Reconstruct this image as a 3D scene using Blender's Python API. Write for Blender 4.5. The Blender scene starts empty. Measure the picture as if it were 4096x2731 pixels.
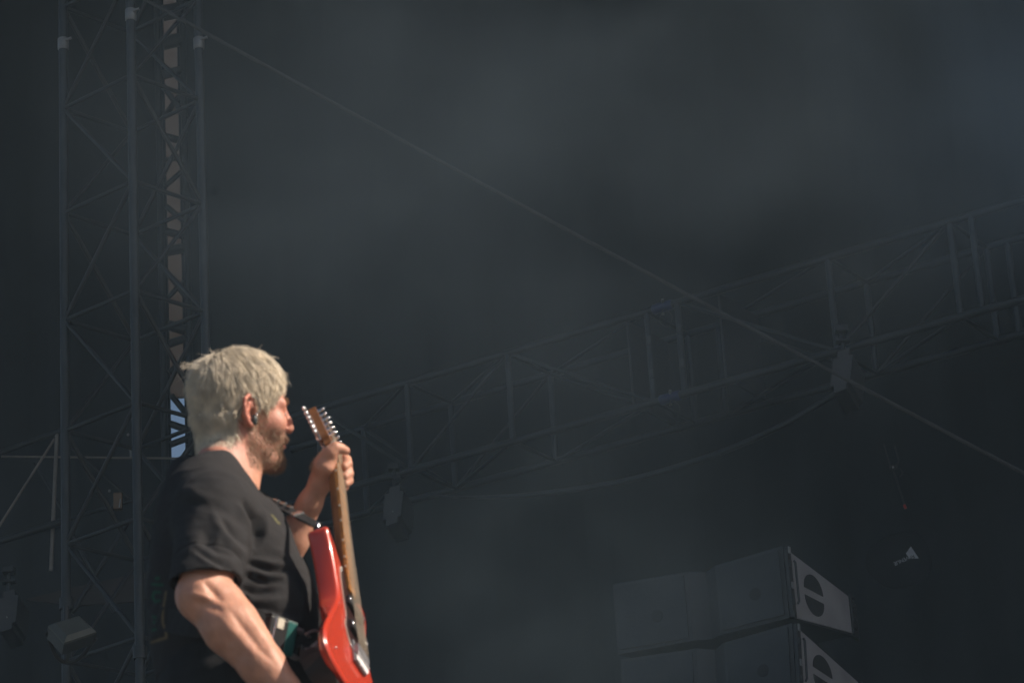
import bpy, bmesh, math, random
import numpy as np
from mathutils import Vector, Matrix

random.seed(7); rng = np.random.default_rng(7)
SC = bpy.context.scene
COL = SC.collection

# ------------------------------------------------------------------ camera
FPX = 12288.0                      # focal length in pixels of the 4096 px wide photograph
PITCH = math.radians(21.5); ROLL = math.radians(3.6)
CAM = np.array([0.0, 0.0, 1.6])
_r0 = np.array([1., 0, 0]); _u0 = np.array([0, -math.sin(PITCH), math.cos(PITCH)])
FW = np.array([0, math.cos(PITCH), math.sin(PITCH)])
RT = _r0*math.cos(ROLL) - _u0*math.sin(ROLL); UP = _u0*math.cos(ROLL) + _r0*math.sin(ROLL)
cd = bpy.data.cameras.new('camera'); cam = bpy.data.objects.new('camera', cd); COL.objects.link(cam)
cd.sensor_width = 36; cd.lens = 108; cd.clip_end = 500; cd.clip_start = 0.1
cam.matrix_world = Matrix(((RT[0], UP[0], -FW[0], CAM[0]), (RT[1], UP[1], -FW[1], CAM[1]), (RT[2], UP[2], -FW[2], CAM[2]), (0, 0, 0, 1)))
cd.dof.use_dof = True; cd.dof.focus_distance = 16.0; cd.dof.aperture_fstop = 12.5
SC.camera = cam

# ------------------------------------------------------------------ sky, sun, exposure
SUN_DIR = np.array([0.78, -0.17, 0.60]); SUN_DIR /= np.linalg.norm(SUN_DIR)     # towards the sun
elev = math.asin(SUN_DIR[2]); azim = math.atan2(SUN_DIR[0], SUN_DIR[1])
W = bpy.data.worlds.new('World'); SC.world = W; W.use_nodes = True
nt = W.node_tree; nt.nodes.clear()
sky = nt.nodes.new('ShaderNodeTexSky'); sky.sky_type = 'NISHITA'; sky.sun_disc = False
sky.sun_elevation = elev; sky.sun_rotation = azim; sky.air_density = 1.0; sky.dust_density = 1.5
bg = nt.nodes.new('ShaderNodeBackground'); bg.inputs[1].default_value = 0.055
wo = nt.nodes.new('ShaderNodeOutputWorld')
nt.links.new(sky.outputs[0], bg.inputs[0]); nt.links.new(bg.outputs[0], wo.inputs[0])
sl = bpy.data.lights.new('sun', 'SUN'); sl.energy = 4.9; sl.angle = math.radians(0.6); sl.color = (1.0, 0.86, 0.72)
sun = bpy.data.objects.new('sun', sl); COL.objects.link(sun)
sun.rotation_euler = Vector(SUN_DIR).to_track_quat('Z', 'Y').to_euler(); sun.location = (8, -4, 20)
SC.view_settings.view_transform = 'Standard'; SC.view_settings.look = 'None'
SC.view_settings.exposure = 0.4; SC.view_settings.gamma = 1.0
SC.view_settings.use_curve_mapping = False
SC.render.engine = 'CYCLES'
SC.cycles.use_denoising = True
SC.cycles.max_bounces = 5; SC.cycles.diffuse_bounces = 3; SC.cycles.glossy_bounces = 3
SC.cycles.volume_bounces = 0; SC.cycles.transparent_max_bounces = 8
SC.cycles.sample_clamp_indirect = 4.0; SC.cycles.volume_step_rate = 2.5; SC.cycles.volume_max_steps = 48
SC.cycles.use_adaptive_sampling = True; SC.cycles.adaptive_threshold = .035

# ------------------------------------------------------------------ geometry helpers
def at(px, py, Y):
    "world point seen at photo pixel (px, py) on the vertical plane y = Y"
    d = FW + (px-2048)/FPX*RT + (1365.5-py)/FPX*UP
    return CAM + d*(Y/d[1])
def atZ(px, py, z):
    d = FW + (px-2048)/FPX*RT + (1365.5-py)/FPX*UP
    return CAM + d*((z-CAM[2])/d[2])
def proj(p):
    q = np.asarray(p) - CAM; z = q @ FW
    return np.stack([2048+FPX*(q @ RT)/z, 1365.5-FPX*(q @ UP)/z], -1)
def unit(v): v = np.asarray(v, float); return v/np.linalg.norm(v)
def smooth(me):
    me.polygons.foreach_set('use_smooth', np.ones(len(me.polygons), bool)); me.update()
def link(name, me, m=None, parent=None):
    o = bpy.data.objects.new(name, me); COL.objects.link(o)
    if m is not None: me.materials.append(m)
    if parent is not None: o.parent = parent
    return o
def tag(o, label=None, cat=None, group=None, kind=None):
    if label: o['label'] = label
    if cat: o['category'] = cat
    if group: o['group'] = group
    if kind: o['kind'] = kind
    return o
def thing(name, label, cat, loc=(0, 0, 0), group=None):
    o = bpy.data.objects.new(name, None); COL.objects.link(o); o.location = tuple(loc); o.empty_display_size = .1
    tag(o, label, cat, group); return o
def attach(o, t):
    "parent keeping world coordinates (things are only translated)"
    o.parent = t; o.matrix_parent_inverse = Matrix.Translation(-Vector(t.location)); return o

class MB:
    "collects shapes, then builds one mesh object"
    def __init__(s): s.v = []; s.f = []; s.sm = []
    def add(s, v, f, sm=False):
        n = len(s.v); s.v += [tuple(map(float, p)) for p in v]; s.f += [tuple(i+n for i in q) for q in f]; s.sm += [sm]*len(f)
    def tube(s, pts, r, n=10, caps=True):
        pts = [np.asarray(p, float) for p in pts]; k = len(pts)
        rs = [r]*k if np.isscalar(r) else list(r)
        t0 = unit(pts[1]-pts[0]); up = np.array([0, 0, 1.]) if abs(t0[2]) < .9 else np.array([1., 0, 0])
        nn = unit(np.cross(t0, up)); V = []
        for i, p in enumerate(pts):
            t = unit(pts[min(i+1, k-1)] - pts[max(i-1, 0)])
            nn = unit(nn - t*(nn @ t)); bb = np.cross(t, nn)
            for j in range(n):
                a = 2*math.pi*j/n; V.append(p + rs[i]*(math.cos(a)*nn + math.sin(a)*bb))
        F = [(i*n+j, i*n+(j+1) % n, (i+1)*n+(j+1) % n, (i+1)*n+j) for i in range(k-1) for j in range(n)]
        s.add(V, F, True)
        if caps:
            s.add([V[j] for j in range(n)], [tuple(range(n-1, -1, -1))]); s.add([V[(k-1)*n+j] for j in range(n)], [tuple(range(n))])
    def box(s, c, ax, h, bev=0.0):
        "c centre, ax three unit axes (rows), h half sizes; bevelled edges"
        ax = np.asarray(ax, float); c = np.asarray(c, float)
        if bev <= 0:
            V = [c + ax[0]*h[0]*i + ax[1]*h[1]*j + ax[2]*h[2]*k for i in (-1, 1) for j in (-1, 1) for k in (-1, 1)]
            s.add(V, [(0, 1, 3, 2), (4, 6, 7, 5), (0, 4, 5, 1), (2, 3, 7, 6), (0, 2, 6, 4), (1, 5, 7, 3)]); return
        bm = bmesh.new(); bmesh.ops.create_cube(bm, size=2)
        for v in bm.verts: v.co = Vector((v.co.x*h[0], v.co.y*h[1], v.co.z*h[2]))
        bmesh.ops.bevel(bm, geom=bm.edges[:], offset=bev, segments=2, profile=.5, affect='EDGES', clamp_overlap=True)
        V = [c + ax[0]*v.co.x + ax[1]*v.co.y + ax[2]*v.co.z for v in bm.verts]
        s.add(V, [tuple(v.index for v in f.verts) for f in bm.faces]); bm.free()
    def prism(s, poly, d):
        "closed polygon of world points swept by vector d"
        n = len(poly); poly = [np.asarray(p, float) for p in poly]; V = poly + [p + d for p in poly]
        s.add(V, [tuple(range(n-1, -1, -1)), tuple(range(n, 2*n))] + [(i, (i+1) % n, (i+1) % n+n, i+n) for i in range(n)])
    def ball(s, c, r, ax=None, n=10):
        c = np.asarray(c, float); ax = np.eye(3) if ax is None else np.asarray(ax); r = [r]*3 if np.isscalar(r) else r
        V = []; m = n//2+1
        for i in range(m+1):
            th = math.pi*i/m
            for j in range(n):
                ph = 2*math.pi*j/n
                q = (math.sin(th)*math.cos(ph)*r[0], math.sin(th)*math.sin(ph)*r[1], math.cos(th)*r[2])
                V.append(c + q[0]*ax[0] + q[1]*ax[1] + q[2]*ax[2])
        s.add(V, [(i*n+j, (i+1)*n+j, (i+1)*n+(j+1) % n, i*n+(j+1) % n) for i in range(m) for j in range(n)], True)
    def build(s, name, m, parent=None, origin=(0, 0, 0)):
        me = bpy.data.meshes.new(name); o_ = np.asarray(origin, float)
        me.from_pydata([tuple(np.asarray(p)-o_) for p in s.v], [], s.f); me.polygons.foreach_set('use_smooth', np.array(s.sm, bool)); me.update()
        ob = link(name, me, m)
        if parent is not None: attach(ob, parent)
        elif any(origin): ob.location = tuple(origin)
        return ob

def catmull(pts, k=8, closed=False):
    P = [np.asarray(p, float) for p in pts]; n = len(P); out = []
    for i in range(n if closed else n-1):
        g = lambda j: P[j % n] if closed else P[max(0, min(n-1, j))]
        p0, p1, p2, p3 = g(i-1), g(i), g(i+1), g(i+2)
        for j in range(k):
            t = j/k
            out.append(.5*((2*p1) + (-p0+p2)*t + (2*p0-5*p1+4*p2-p3)*t*t + (-p0+3*p1-3*p2+p3)*t**3))
    if not closed: out.append(P[-1])
    return out

# ------------------------------------------------------------------ procedural materials
def mat(name, color, rough=.6, metal=0.0, var=.12, scale=8, bump=0.0, bscale=60, spec=.5, coat=0.0, sheen=0.0, attr=None, sss=0.0, rvar=.1, coords='Object'):
    m = bpy.data.materials.new(name); m.use_nodes = True; n = m.node_tree; b = n.nodes['Principled BSDF']
    tc = n.nodes.new('ShaderNodeTexCoord')
    no = n.nodes.new('ShaderNodeTexNoise'); no.inputs['Scale'].default_value = scale; no.inputs['Detail'].default_value = 6
    n.links.new(tc.outputs[coords], no.inputs['Vector'])
    rp = n.nodes.new('ShaderNodeMapRange'); rp.inputs['From Min'].default_value = .3; rp.inputs['From Max'].default_value = .7
    rp.inputs['To Min'].default_value = 1-var; rp.inputs['To Max'].default_value = 1+var
    n.links.new(no.outputs['Fac'], rp.inputs['Value'])
    mx = n.nodes.new('ShaderNodeVectorMath'); mx.operation = 'SCALE'
    if attr:
        a = n.nodes.new('ShaderNodeAttribute'); a.attribute_name = attr; n.links.new(a.outputs['Color'], mx.inputs[0])
    else: mx.inputs[0].default_value = color
    n.links.new(rp.outputs[0], mx.inputs['Scale']); n.links.new(mx.outputs[0], b.inputs['Base Color'])
    rr = n.nodes.new('ShaderNodeMapRange'); rr.inputs['To Min'].default_value = max(0.02, rough-rvar); rr.inputs['To Max'].default_value = min(1, rough+rvar)
    n.links.new(no.outputs['Fac'], rr.inputs['Value']); n.links.new(rr.outputs[0], b.inputs['Roughness'])
    b.inputs['Metallic'].default_value = metal; b.inputs['Specular IOR Level'].default_value = spec
    b.inputs['Coat Weight'].default_value = coat; b.inputs['Coat Roughness'].default_value = .06
    b.inputs['Sheen Weight'].default_value = sheen
    if sss > 0:
        b.inputs['Subsurface Weight'].default_value = sss; b.inputs['Subsurface Radius'].default_value = (1, .35, .2); b.inputs['Subsurface Scale'].default_value = .008
    if bump > 0:
        nb = n.nodes.new('ShaderNodeTexNoise'); nb.inputs['Scale'].default_value = bscale; nb.inputs['Detail'].default_value = 4
        n.links.new(tc.outputs[coords], nb.inputs['Vector'])
        bp = n.nodes.new('ShaderNodeBump'); bp.inputs['Strength'].default_value = bump; bp.inputs['Distance'].default_value = .01
        n.links.new(nb.outputs['Fac'], bp.inputs['Height']); n.links.new(bp.outputs[0], b.inputs['Normal'])
    return m
M = {}
M['skin'] = mat('skin', None, .5, var=.13, scale=38, bump=.12, bscale=220, spec=.45, attr='tone', sss=.22, rvar=.08)
M['hair'] = mat('hair', (.83, .745, .61), .45, var=.25, scale=45, spec=.35)
M['beard'] = mat('beard', (.36, .25, .165), .6, var=.35, scale=80)
M['shirt'] = mat('shirt', None, .9, var=.15, scale=14, bump=.25, bscale=420, spec=.2, sheen=.0, attr='tone')
M['denim'] = mat('denim', (.022, .023, .026), .9, var=.25, scale=20, bump=.3, bscale=300, spec=.2)
M['leather'] = mat('leather', (.016, .016, .017), .45, var=.2, scale=40, bump=.2, bscale=150)
M['webbing'] = mat('webbing', (.012, .012, .013), .75, var=.2, scale=80, bump=.3, bscale=500)
M['red_paint'] = mat('red_paint', (.53, .05, .024), .25, var=.05, scale=5, spec=.5, coat=.8, rvar=.05)
M['pickguard'] = mat('pickguard', (.03, .012, .012), .35, var=.3, scale=25, spec=.3)
M['white_plastic'] = mat('white_plastic', (.6, .57, .5), .4, var=.08)
M['maple_shaded'] = mat('maple_shaded', (.24, .095, .028), .4, var=.25, scale=30, coat=.2)  # wood darkened to paint in the unlit back of the neck
M['rosewood'] = mat('rosewood', (.40, .175, .05), .75, var=.3, scale=60, spec=.15)
M['string_wire'] = mat('string_wire', (.30, .25, .19), .5, .5, var=.1)
M['saddle_steel'] = mat('saddle_steel', (.34, .34, .35), .35, .9, var=.2, scale=60)
M['chrome'] = mat('chrome', (.75, .75, .77), .16, 1.0, var=.08, scale=30, rvar=.06)
M['dark_plastic'] = mat('dark_plastic', (.02, .021, .023), .4, var=.2, scale=30)
M['teal'] = mat('teal', (.01, .11, .10), .45, var=.15, scale=30)
M['tape'] = mat('tape', (.62, .58, .48), .6, var=.1, scale=40)
M['cable'] = mat('cable', (.15, .15, .145), .5, var=.2, scale=30)
M['alu'] = mat('alu', (.042, .045, .048), .5, .4, var=.25, scale=6, bump=.15, bscale=30)
M['alu_bright'] = mat('alu_bright', (.24, .24, .24), .45, .3, var=.2, scale=8)
M['galv'] = mat('galv', (.22, .19, .165), .55, .2, var=.25, scale=5, bump=.1, bscale=40)
M['black_metal'] = mat('black_metal', (.022, .023, .025), .5, .0, var=.3, scale=7, bump=.1, bscale=60)
M['speaker_paint'] = mat('speaker_paint', (.034, .036, .040), .6, .0, var=.2, scale=6, bump=.25, bscale=300)
M['speaker_side_lit'] = mat('speaker_side_lit', (.30, .29, .30), .6, .0, var=.15, scale=6, bump=.2, bscale=300)  # side colour lightened to stand for light that misses this face
M['box_paint'] = mat('box_paint', (.055, .056, .06), .6, var=.2, scale=8)
M['hole'] = mat('hole', (.02, .02, .022), .8, var=.2)  # dark tone for the hand-hole shade and the badge discs
M['drape'] = mat('drape', (.035, .037, .04), .95, var=.5, scale=.35, bump=.2, bscale=120, spec=.1)
M['roof_skin'] = mat('roof_skin', (.05, .052, .055), .9, var=.3, scale=.4, spec=.1)
M['board'] = mat('board', (.05, .040, .036), .85, var=.2, scale=3)
M['stage'] = mat('stage', (.03, .03, .032), .7, var=.3, scale=3, bump=.1, bscale=40)
M['ground'] = mat('ground', (.16, .15, .13), .95, var=.3, scale=1.5, bump=.4, bscale=20)
M['lens'] = mat('lens', (.07, .075, .066), .5, var=.08, scale=12)
M['steel_rope'] = mat('steel_rope', (.06, .06, .06), .55, .3, var=.2, scale=30)
M['red_tip'] = mat('red_tip', (.45, .02, .015), .5, var=.1)
M['blue_pin'] = mat('blue_pin', (.02, .03, .10), .5, var=.1)
M['white_print'] = mat('white_print', (.55, .56, .6), .6, var=.1, scale=30)

# ------------------------------------------------------------------ signed distance modelling (for bodies and clothes)
class Field:
    def __init__(s, lo, hi, h):
        s.lo = np.asarray(lo, float); s.h = h; s.n = np.ceil((np.asarray(hi)-s.lo)/h).astype(int)+1
        s.d = np.full(s.n, 1.0, np.float32)
        s.ax = [(s.lo[i]+h*np.arange(s.n[i])).astype(np.float32) for i in range(3)]
    def _sl(s, lo, hi):
        a = np.clip(np.floor((lo-s.lo)/s.h).astype(int), 0, s.n-1); b = np.clip(np.ceil((hi-s.lo)/s.h).astype(int)+1, 1, s.n)
        return tuple(slice(a[i], max(b[i], a[i]+1)) for i in range(3))
    def op(s, prim, k=.012, sub=False):
        fn, lo, hi = prim; pad = k+4*s.h+.004
        sl = s._sl(lo-pad, hi+pad)
        X = s.ax[0][sl[0]][:, None, None]; Y = s.ax[1][sl[1]][None, :, None]; Z = s.ax[2][sl[2]][None, None, :]
        e = fn(X, Y, Z).astype(np.float32); d = s.d[sl]
        if sub:
            e = -e
            h = np.clip(.5-.5*(d-e)/k, 0, 1); s.d[sl] = d*(1-h)+e*h+k*h*(1-h)
        else:
            h = np.clip(.5+.5*(e-d)/k, 0, 1); s.d[sl] = e*(1-h)+d*h-k*h*(1-h)
    def mesh(s):
        d = s.d; h = s.h
        sg = d < 0
        c = sg[:-1, :-1, :-1].astype(np.int8)
        for i in (0, 1):
            for j in (0, 1):
                for k in (0, 1):
                    if i+j+k: c = c + sg[i:sg.shape[0]-1+i, j:sg.shape[1]-1+j, k:sg.shape[2]-1+k]
        I = np.argwhere((c > 0) & (c < 8)); del c
        cs = np.array([(i, j, k) for i in (0, 1) for j in (0, 1) for k in (0, 1)])
        val = np.stack([d[I[:, 0]+q[0], I[:, 1]+q[1], I[:, 2]+q[2]] for q in cs], 1)
        acc = np.zeros((len(I), 3)); cnt = np.zeros(len(I))
        for a in range(8):
            for b in range(a+1, 8):
                if np.abs(cs[a]-cs[b]).sum() != 1: continue
                m = (val[:, a] < 0) != (val[:, b] < 0)
                t = val[m, a]/(val[m, a]-val[m, b])
                acc[m] += cs[a] + t[:, None]*(cs[b]-cs[a]); cnt[m] += 1
        V = s.lo + h*(I + acc/cnt[:, None])
        idx = np.full(tuple(np.array(d.shape)-1), -1, np.int32); idx[I[:, 0], I[:, 1], I[:, 2]] = np.arange(len(I))
        F = []
        for ax in range(3):
            u, v = [(1, 2), (2, 0), (0, 1)][ax]
            s0 = [slice(None)]*3; s1 = [slice(None)]*3; s0[ax] = slice(0, -1); s1[ax] = slice(1, None)
            A = sg[tuple(s0)]; B = sg[tuple(s1)]
            for flip in (0, 1):
                E = np.argwhere((A & ~B) if not flip else (~A & B))
                E = E[(E[:, u] > 0) & (E[:, v] > 0) & (E[:, u] < d.shape[u]-1) & (E[:, v] < d.shape[v]-1)]
                q = []
                for du, dv in ((0, 0), (-1, 0), (-1, -1), (0, -1)):
                    P = E.copy(); P[:, u] += du; P[:, v] += dv; q.append(idx[P[:, 0], P[:, 1], P[:, 2]])
                Q = np.stack(q, 1)
                if flip: Q = Q[:, ::-1]
                F.append(Q)
        F = np.concatenate(F); F = F[(F >= 0).all(1)]
        return V, F
def np_mesh(name, V, F, attrs=None):
    me = bpy.data.meshes.new(name); k = F.shape[1]
    me.vertices.add(len(V)); me.vertices.foreach_set('co', np.ascontiguousarray(V, np.float32).ravel())
    me.loops.add(F.size); me.loops.foreach_set('vertex_index', np.ascontiguousarray(F, np.int32).ravel())
    me.polygons.add(len(F)); me.polygons.foreach_set('loop_start', np.arange(0, F.size, k, dtype=np.int32))
    me.polygons.foreach_set('loop_total', np.full(len(F), k, np.int32))
    me.update(calc_edges=True); me.validate()
    for a, c in (attrs or {}).items():
        at_ = me.attributes.new(a, 'FLOAT_COLOR', 'POINT')
        at_.data.foreach_set('color', np.concatenate([c, np.ones((len(c), 1))], 1).astype(np.float32).ravel())
    smooth(me); return me
def vnormals(V, F):
    n = np.cross(V[F[:, 2]]-V[F[:, 0]], V[F[:, 3]]-V[F[:, 1]]); N = np.zeros_like(V)
    for i in range(4): np.add.at(N, F[:, i], n)
    return N/(np.linalg.norm(N, axis=1, keepdims=True)+1e-12)
def relax(V, F, it=1, w=.5):
    for _ in range(it):
        S = np.zeros_like(V); C = np.zeros(len(V))
        for a, b in ((0, 1), (1, 2), (2, 3), (3, 0)):
            np.add.at(S, F[:, a], V[F[:, b]]); np.add.at(S, F[:, b], V[F[:, a]]); np.add.at(C, F[:, a], 1); np.add.at(C, F[:, b], 1)
        V = V*(1-w) + w*S/np.maximum(C, 1)[:, None]
    return V
def cone(a, b, ra, rb):
    a = np.asarray(a, float); b = np.asarray(b, float); ab = b-a; L = ab @ ab
    def fn(X, Y, Z):
        t = np.clip(((X-a[0])*ab[0]+(Y-a[1])*ab[1]+(Z-a[2])*ab[2])/L, 0, 1)
        return np.sqrt((X-a[0]-t*ab[0])**2+(Y-a[1]-t*ab[1])**2+(Z-a[2]-t*ab[2])**2)-(ra+(rb-ra)*t)
    r = max(ra, rb); return fn, np.minimum(a, b)-r, np.maximum(a, b)+r
def ell(c, r, R=np.eye(3)):
    "ellipsoid, R rows = its axes"
    c = np.asarray(c, float); r = np.asarray(r, float); mr = float(r.max())
    def fn(X, Y, Z):
        q = [(R[i, 0]*(X-c[0])+R[i, 1]*(Y-c[1])+R[i, 2]*(Z-c[2])) for i in range(3)]
        k0 = np.sqrt(sum((q[i]/r[i])**2 for i in range(3))); k1 = np.sqrt(sum((q[i]/r[i]**2)**2 for i in range(3)))+1e-6
        return k0*(k0-1)/k1
    return fn, c-mr, c+mr
def loft(zs, cx, cy, a, b, p=2.3, off=0.0, yaw=0.0):
    "stack of super-ellipses"
    zs = np.asarray(zs, float); o = np.argsort(zs); zs = zs[o]
    t = [np.asarray(q, float)[o] for q in (cx, cy, a, b)]
    def fn(X, Y, Z):
        z = np.clip(Z, zs[0], zs[-1]); CX, CY, A, B = [np.interp(z.ravel(), zs, q).reshape(z.shape) for q in t]
        A = A+off; B = B+off; x = X-CX; y = Y-CY
        r = (np.abs(x/A)**p+np.abs(y/B)**p)**(1/p)
        return np.maximum((r-1)*np.minimum(A, B), np.maximum(zs[0]-Z, Z-zs[-1]))
    return fn, np.array([(t[0]-t[2]).min()-off, (t[1]-t[3]).min()-off, zs[0]]), np.array([(t[0]+t[2]).max()+off, (t[1]+t[3]).max()+off, zs[-1]])
def chain(f, pts, k=.008):
    for (p, r), (q, s_) in zip(pts[:-1], pts[1:]): f.op(cone(p, q, r, s_), k)
def noise3(P, sc, seed=0, oct=3):
    "cheap smooth pseudo noise from sines"
    r = np.random.default_rng(seed); out = np.zeros(len(P)); amp = 1.0
    for o in range(oct):
        for i in range(5):
            k = r.normal(size=3)*sc*(2**o); out += amp*np.sin(P @ k + r.uniform(0, 6.28))/5
        amp *= .5
    return out
# ================================================================== THE GUITARIST
Y0 = 5.75
def P(px, py, dy=0.0): return at(px, py, Y0+dy)

# head frame: x forward, y to his left, z up
def rotm(yaw, pitch, roll):
    cy, sy = math.cos(yaw), math.sin(yaw); cp, sp = math.cos(pitch), math.sin(pitch); cr, sr = math.cos(roll), math.sin(roll)
    Rz = np.array([[cy, -sy, 0], [sy, cy, 0], [0, 0, 1]]); Ry = np.array([[cp, 0, -sp], [0, 1, 0], [sp, 0, cp]]); Rx = np.array([[1, 0, 0], [0, cr, -sr], [0, sr, cr]])
    return Rz @ Ry @ Rx
HR = rotm(math.radians(28), math.radians(3), math.radians(15))
HS = .945
H0 = P(1008, 1658, -.05) - HR @ (np.array([-.006, -.076, 0])*HS)
def H(x, y, z): return H0 + HR @ (np.array([x, y, z])*HS)
def hell(c, r, R=np.eye(3)): return ell(H(*c), np.asarray(r)*HS, (HR @ R.T).T)
def hcone(a, b, ra, rb): return cone(H(*a), H(*b), ra*HS, rb*HS)
CRAN_C = np.array([-.010, 0, .048]); CRAN_R = np.array([.098, .077, .087])

TORSO = [(1850, 800, 960, .075), (1905, 715, 985, .12), (1980, 652, 1035, .165), (2080, 625, 1100, .18), (2200, 612, 1155, .18),
         (2350, 602, 1198, .175), (2480, 600, 1240, .175), (2580, 605, 1275, .175), (2660, 622, 1285, .17), (2800, 640, 1290, .165)]
tz = [P((l+r)/2, y)[2] for y, l, r, b in TORSO]; tcx = [(P(l, y)[0]+P(r, y)[0])/2 for y, l, r, b in TORSO]
ta = [(P(r, y)[0]-P(l, y)[0])/2 for y, l, r, b in TORSO]; tb = [b for *_, b in TORSO]
tcy = [Y0]*len(TORSO)

SH_R = P(868, 2050, -.165); EL_R = P(812, 2385, -.275); WR_R = P(1195, 2825, -.30)
SH_L = P(895, 2015, .165); EL_L = P(1105, 2275, .12); WR_L = P(1283, 1925, .03)
print('upper arm', np.linalg.norm(SH_R-EL_R), 'forearm', np.linalg.norm(EL_R-WR_R), 'L', np.linalg.norm(SH_L-EL_L), np.linalg.norm(EL_L-WR_L))
def lerp(a, b, t): return a+(b-a)*t

f = Field([-.82, 5.28, 2.98], [-.26, 6.06, 3.96], .0027)
# torso and neck
f.op(loft(tz, tcx, tcy, ta, tb, off=-.016), .01)
NB = P(868, 1945, 0)
f.op(hcone((-.025, 0, -.02), (-.028, 0, -.06), .060, .056), .01)
f.op(cone(H(-.022, 0, -.05), NB+np.array([.016, 0, 0]), .056, .062), .02)
f.op(cone(H(.0, 0, -.085), lerp(H(-.0, 0, -.085), NB+np.array([.03, 0, 0]), .9), .05, .05), .02)
for s_ in (-1, 1):                                    # sternomastoid
    f.op(cone(H(-.035, s_*.05, -.035), NB+np.array([.042, s_*.02, -.01]), .016, .013), .02)
    f.op(cone(H(-.042, s_*.02, -.05), NB+np.array([-.0, s_*.075, -.05]), .030, .036), .03)
# skull and face
f.op(hell(CRAN_C, CRAN_R), .02)
f.op(hell((.03, 0, .0), (.064, .064, .088)), .02)
f.op(hell((.045, 0, -.045), (.048, .05, .05)), .02)
for s_ in (-1, 1):
    f.op(hcone((-.012, s_*.058, -.045), (.05, s_*.034, -.088), .017, .018), .018)
    f.op(hcone((.05, s_*.034, -.088), (.075, 0, -.09), .018, .019), .012)
    f.op(hell((.058, s_*.047, -.012), (.027, .021, .024)), .014)
    f.op(hcone((.086, s_*.012, .032), (.072, s_*.048, .03), .011, .010), .012)
    f.op(hell((.092, s_*.033, .012), (.014, .017, .012)), .012, sub=True)
    f.op(hell((.076, s_*.032, .010), (.0135, .0135, .0115)), .003)
    f.op(hcone((.086, s_*.018, .019), (.079, s_*.048, .018), .0042, .003), .004)
    f.op(hell((.094, s_*.0095, -.021), (.010, .0065, .007)), .007)
f.op(hell((.078, 0, -.09), (.02, .024, .019)), .012)
f.op(hcone((.09, 0, .03), (.108, 0, -.004), .0085, .0095), .010)
f.op(hcone((.108, 0, -.004), (.111, 0, -.018), .0095, .0110), .006)
f.op(hell((.090, 0, -.044), (.014, .024, .011)), .008)
f.op(hell((.097, 0, -.0475), (.008, .021, .0048)), .003)
f.op(hell((.094, 0, -.0585), (.009, .019, .0055)), .003)
f.op(hell((.105, 0, -.0530), (.010, .022, .0012)), .002, sub=True)
# ears
def ear(s_):
    def E(x, z, o=0.0):
        return np.array([-.012+x*.95-.18*z*0+(-.10)*z, s_*(.0765+.0075-x*.55+o), z+.004])
    def c3(p, q, r1, r2, k=.003): f.op(hcone(E(*p), E(*q), r1, r2), k)
    f.op(hell(tuple(E(.0, .0, -.010)), (.017, .011, .030)), .006)
    hx = [(.012, .002), (.014, .018), (.008, .030), (-.004, .035), (-.015, .027), (-.0185, .012), (-.017, -.006), (-.010, -.020), (-.002, -.029)]
    for p, q in zip(hx[:-1], hx[1:]): c3((*p, 0), (*q, 0), .0042, .0042)
    ah = [(.004, .022), (-.006, .018), (-.010, .004), (-.008, -.010), (.0, -.017)]
    for p, q in zip(ah[:-1], ah[1:]): c3((*p, -.003), (*q, -.003), .0038, .0038)
    c3((.001, -.026, -.001), (.008, -.024, -.004), .0075, .006, .004)
    c3((.013, -.004, -.004), (.012, -.010, -.003), .005, .0045)
    f.op(hell(tuple(E(.004, -.002, .002)), (.007, .010, .012)), .003, sub=True)
ear(-1); ear(1)
# right arm (his right, on the camera's side)
m1 = lerp(SH_R, EL_R, .5)
f.op(cone(SH_R, m1, .058, .053), .02); f.op(cone(m1, EL_R, .053, .048), .02)
AX = unit(WR_R-EL_R)
f.op(cone(EL_R, lerp(EL_R, WR_R, .28), .042, .049), .015)
f.op(cone(lerp(EL_R, WR_R, .28), lerp(EL_R, WR_R, .62), .049, .040), .015)
f.op(cone(lerp(EL_R, WR_R, .62), WR_R, .040, .028), .015)
f.op(ell(P(775, 2378, -.27), (.028, .028, .032)), .02)
f.op(cone(P(905, 2405, -.27), P(1010, 2560, -.29), .034, .030), .02)
RH = lambda t, dx, dy: lerp(EL_R, WR_R, 1+t)+np.array([dx, dy, 0])
f.op(cone(WR_R, RH(.24, .01, .0), .028, .034), .012)
kn = [RH(.30, .015+.012*i, -.03+.02*i) for i in range(4)]
for i, k_ in enumerate(kn):
    q1 = k_+AX*.035+np.array([.02, .01, .0]); q2 = q1+np.array([.022, .015, -.012]); q3 = q2+np.array([.008, .016, -.016])
    chain(f, [(RH(.18, .01+.01*i, -.02+.014*i), .012), (k_, .0105), (q1, .0092), (q2, .0085), (q3, .0075)], .005)
th0 = RH(.1, .02, .012); chain(f, [(th0, .014), (th0+AX*.04+np.array([.028, .01, .01]), .011), (th0+AX*.06+np.array([.05, .015, .0]), .009)], .006)
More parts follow.
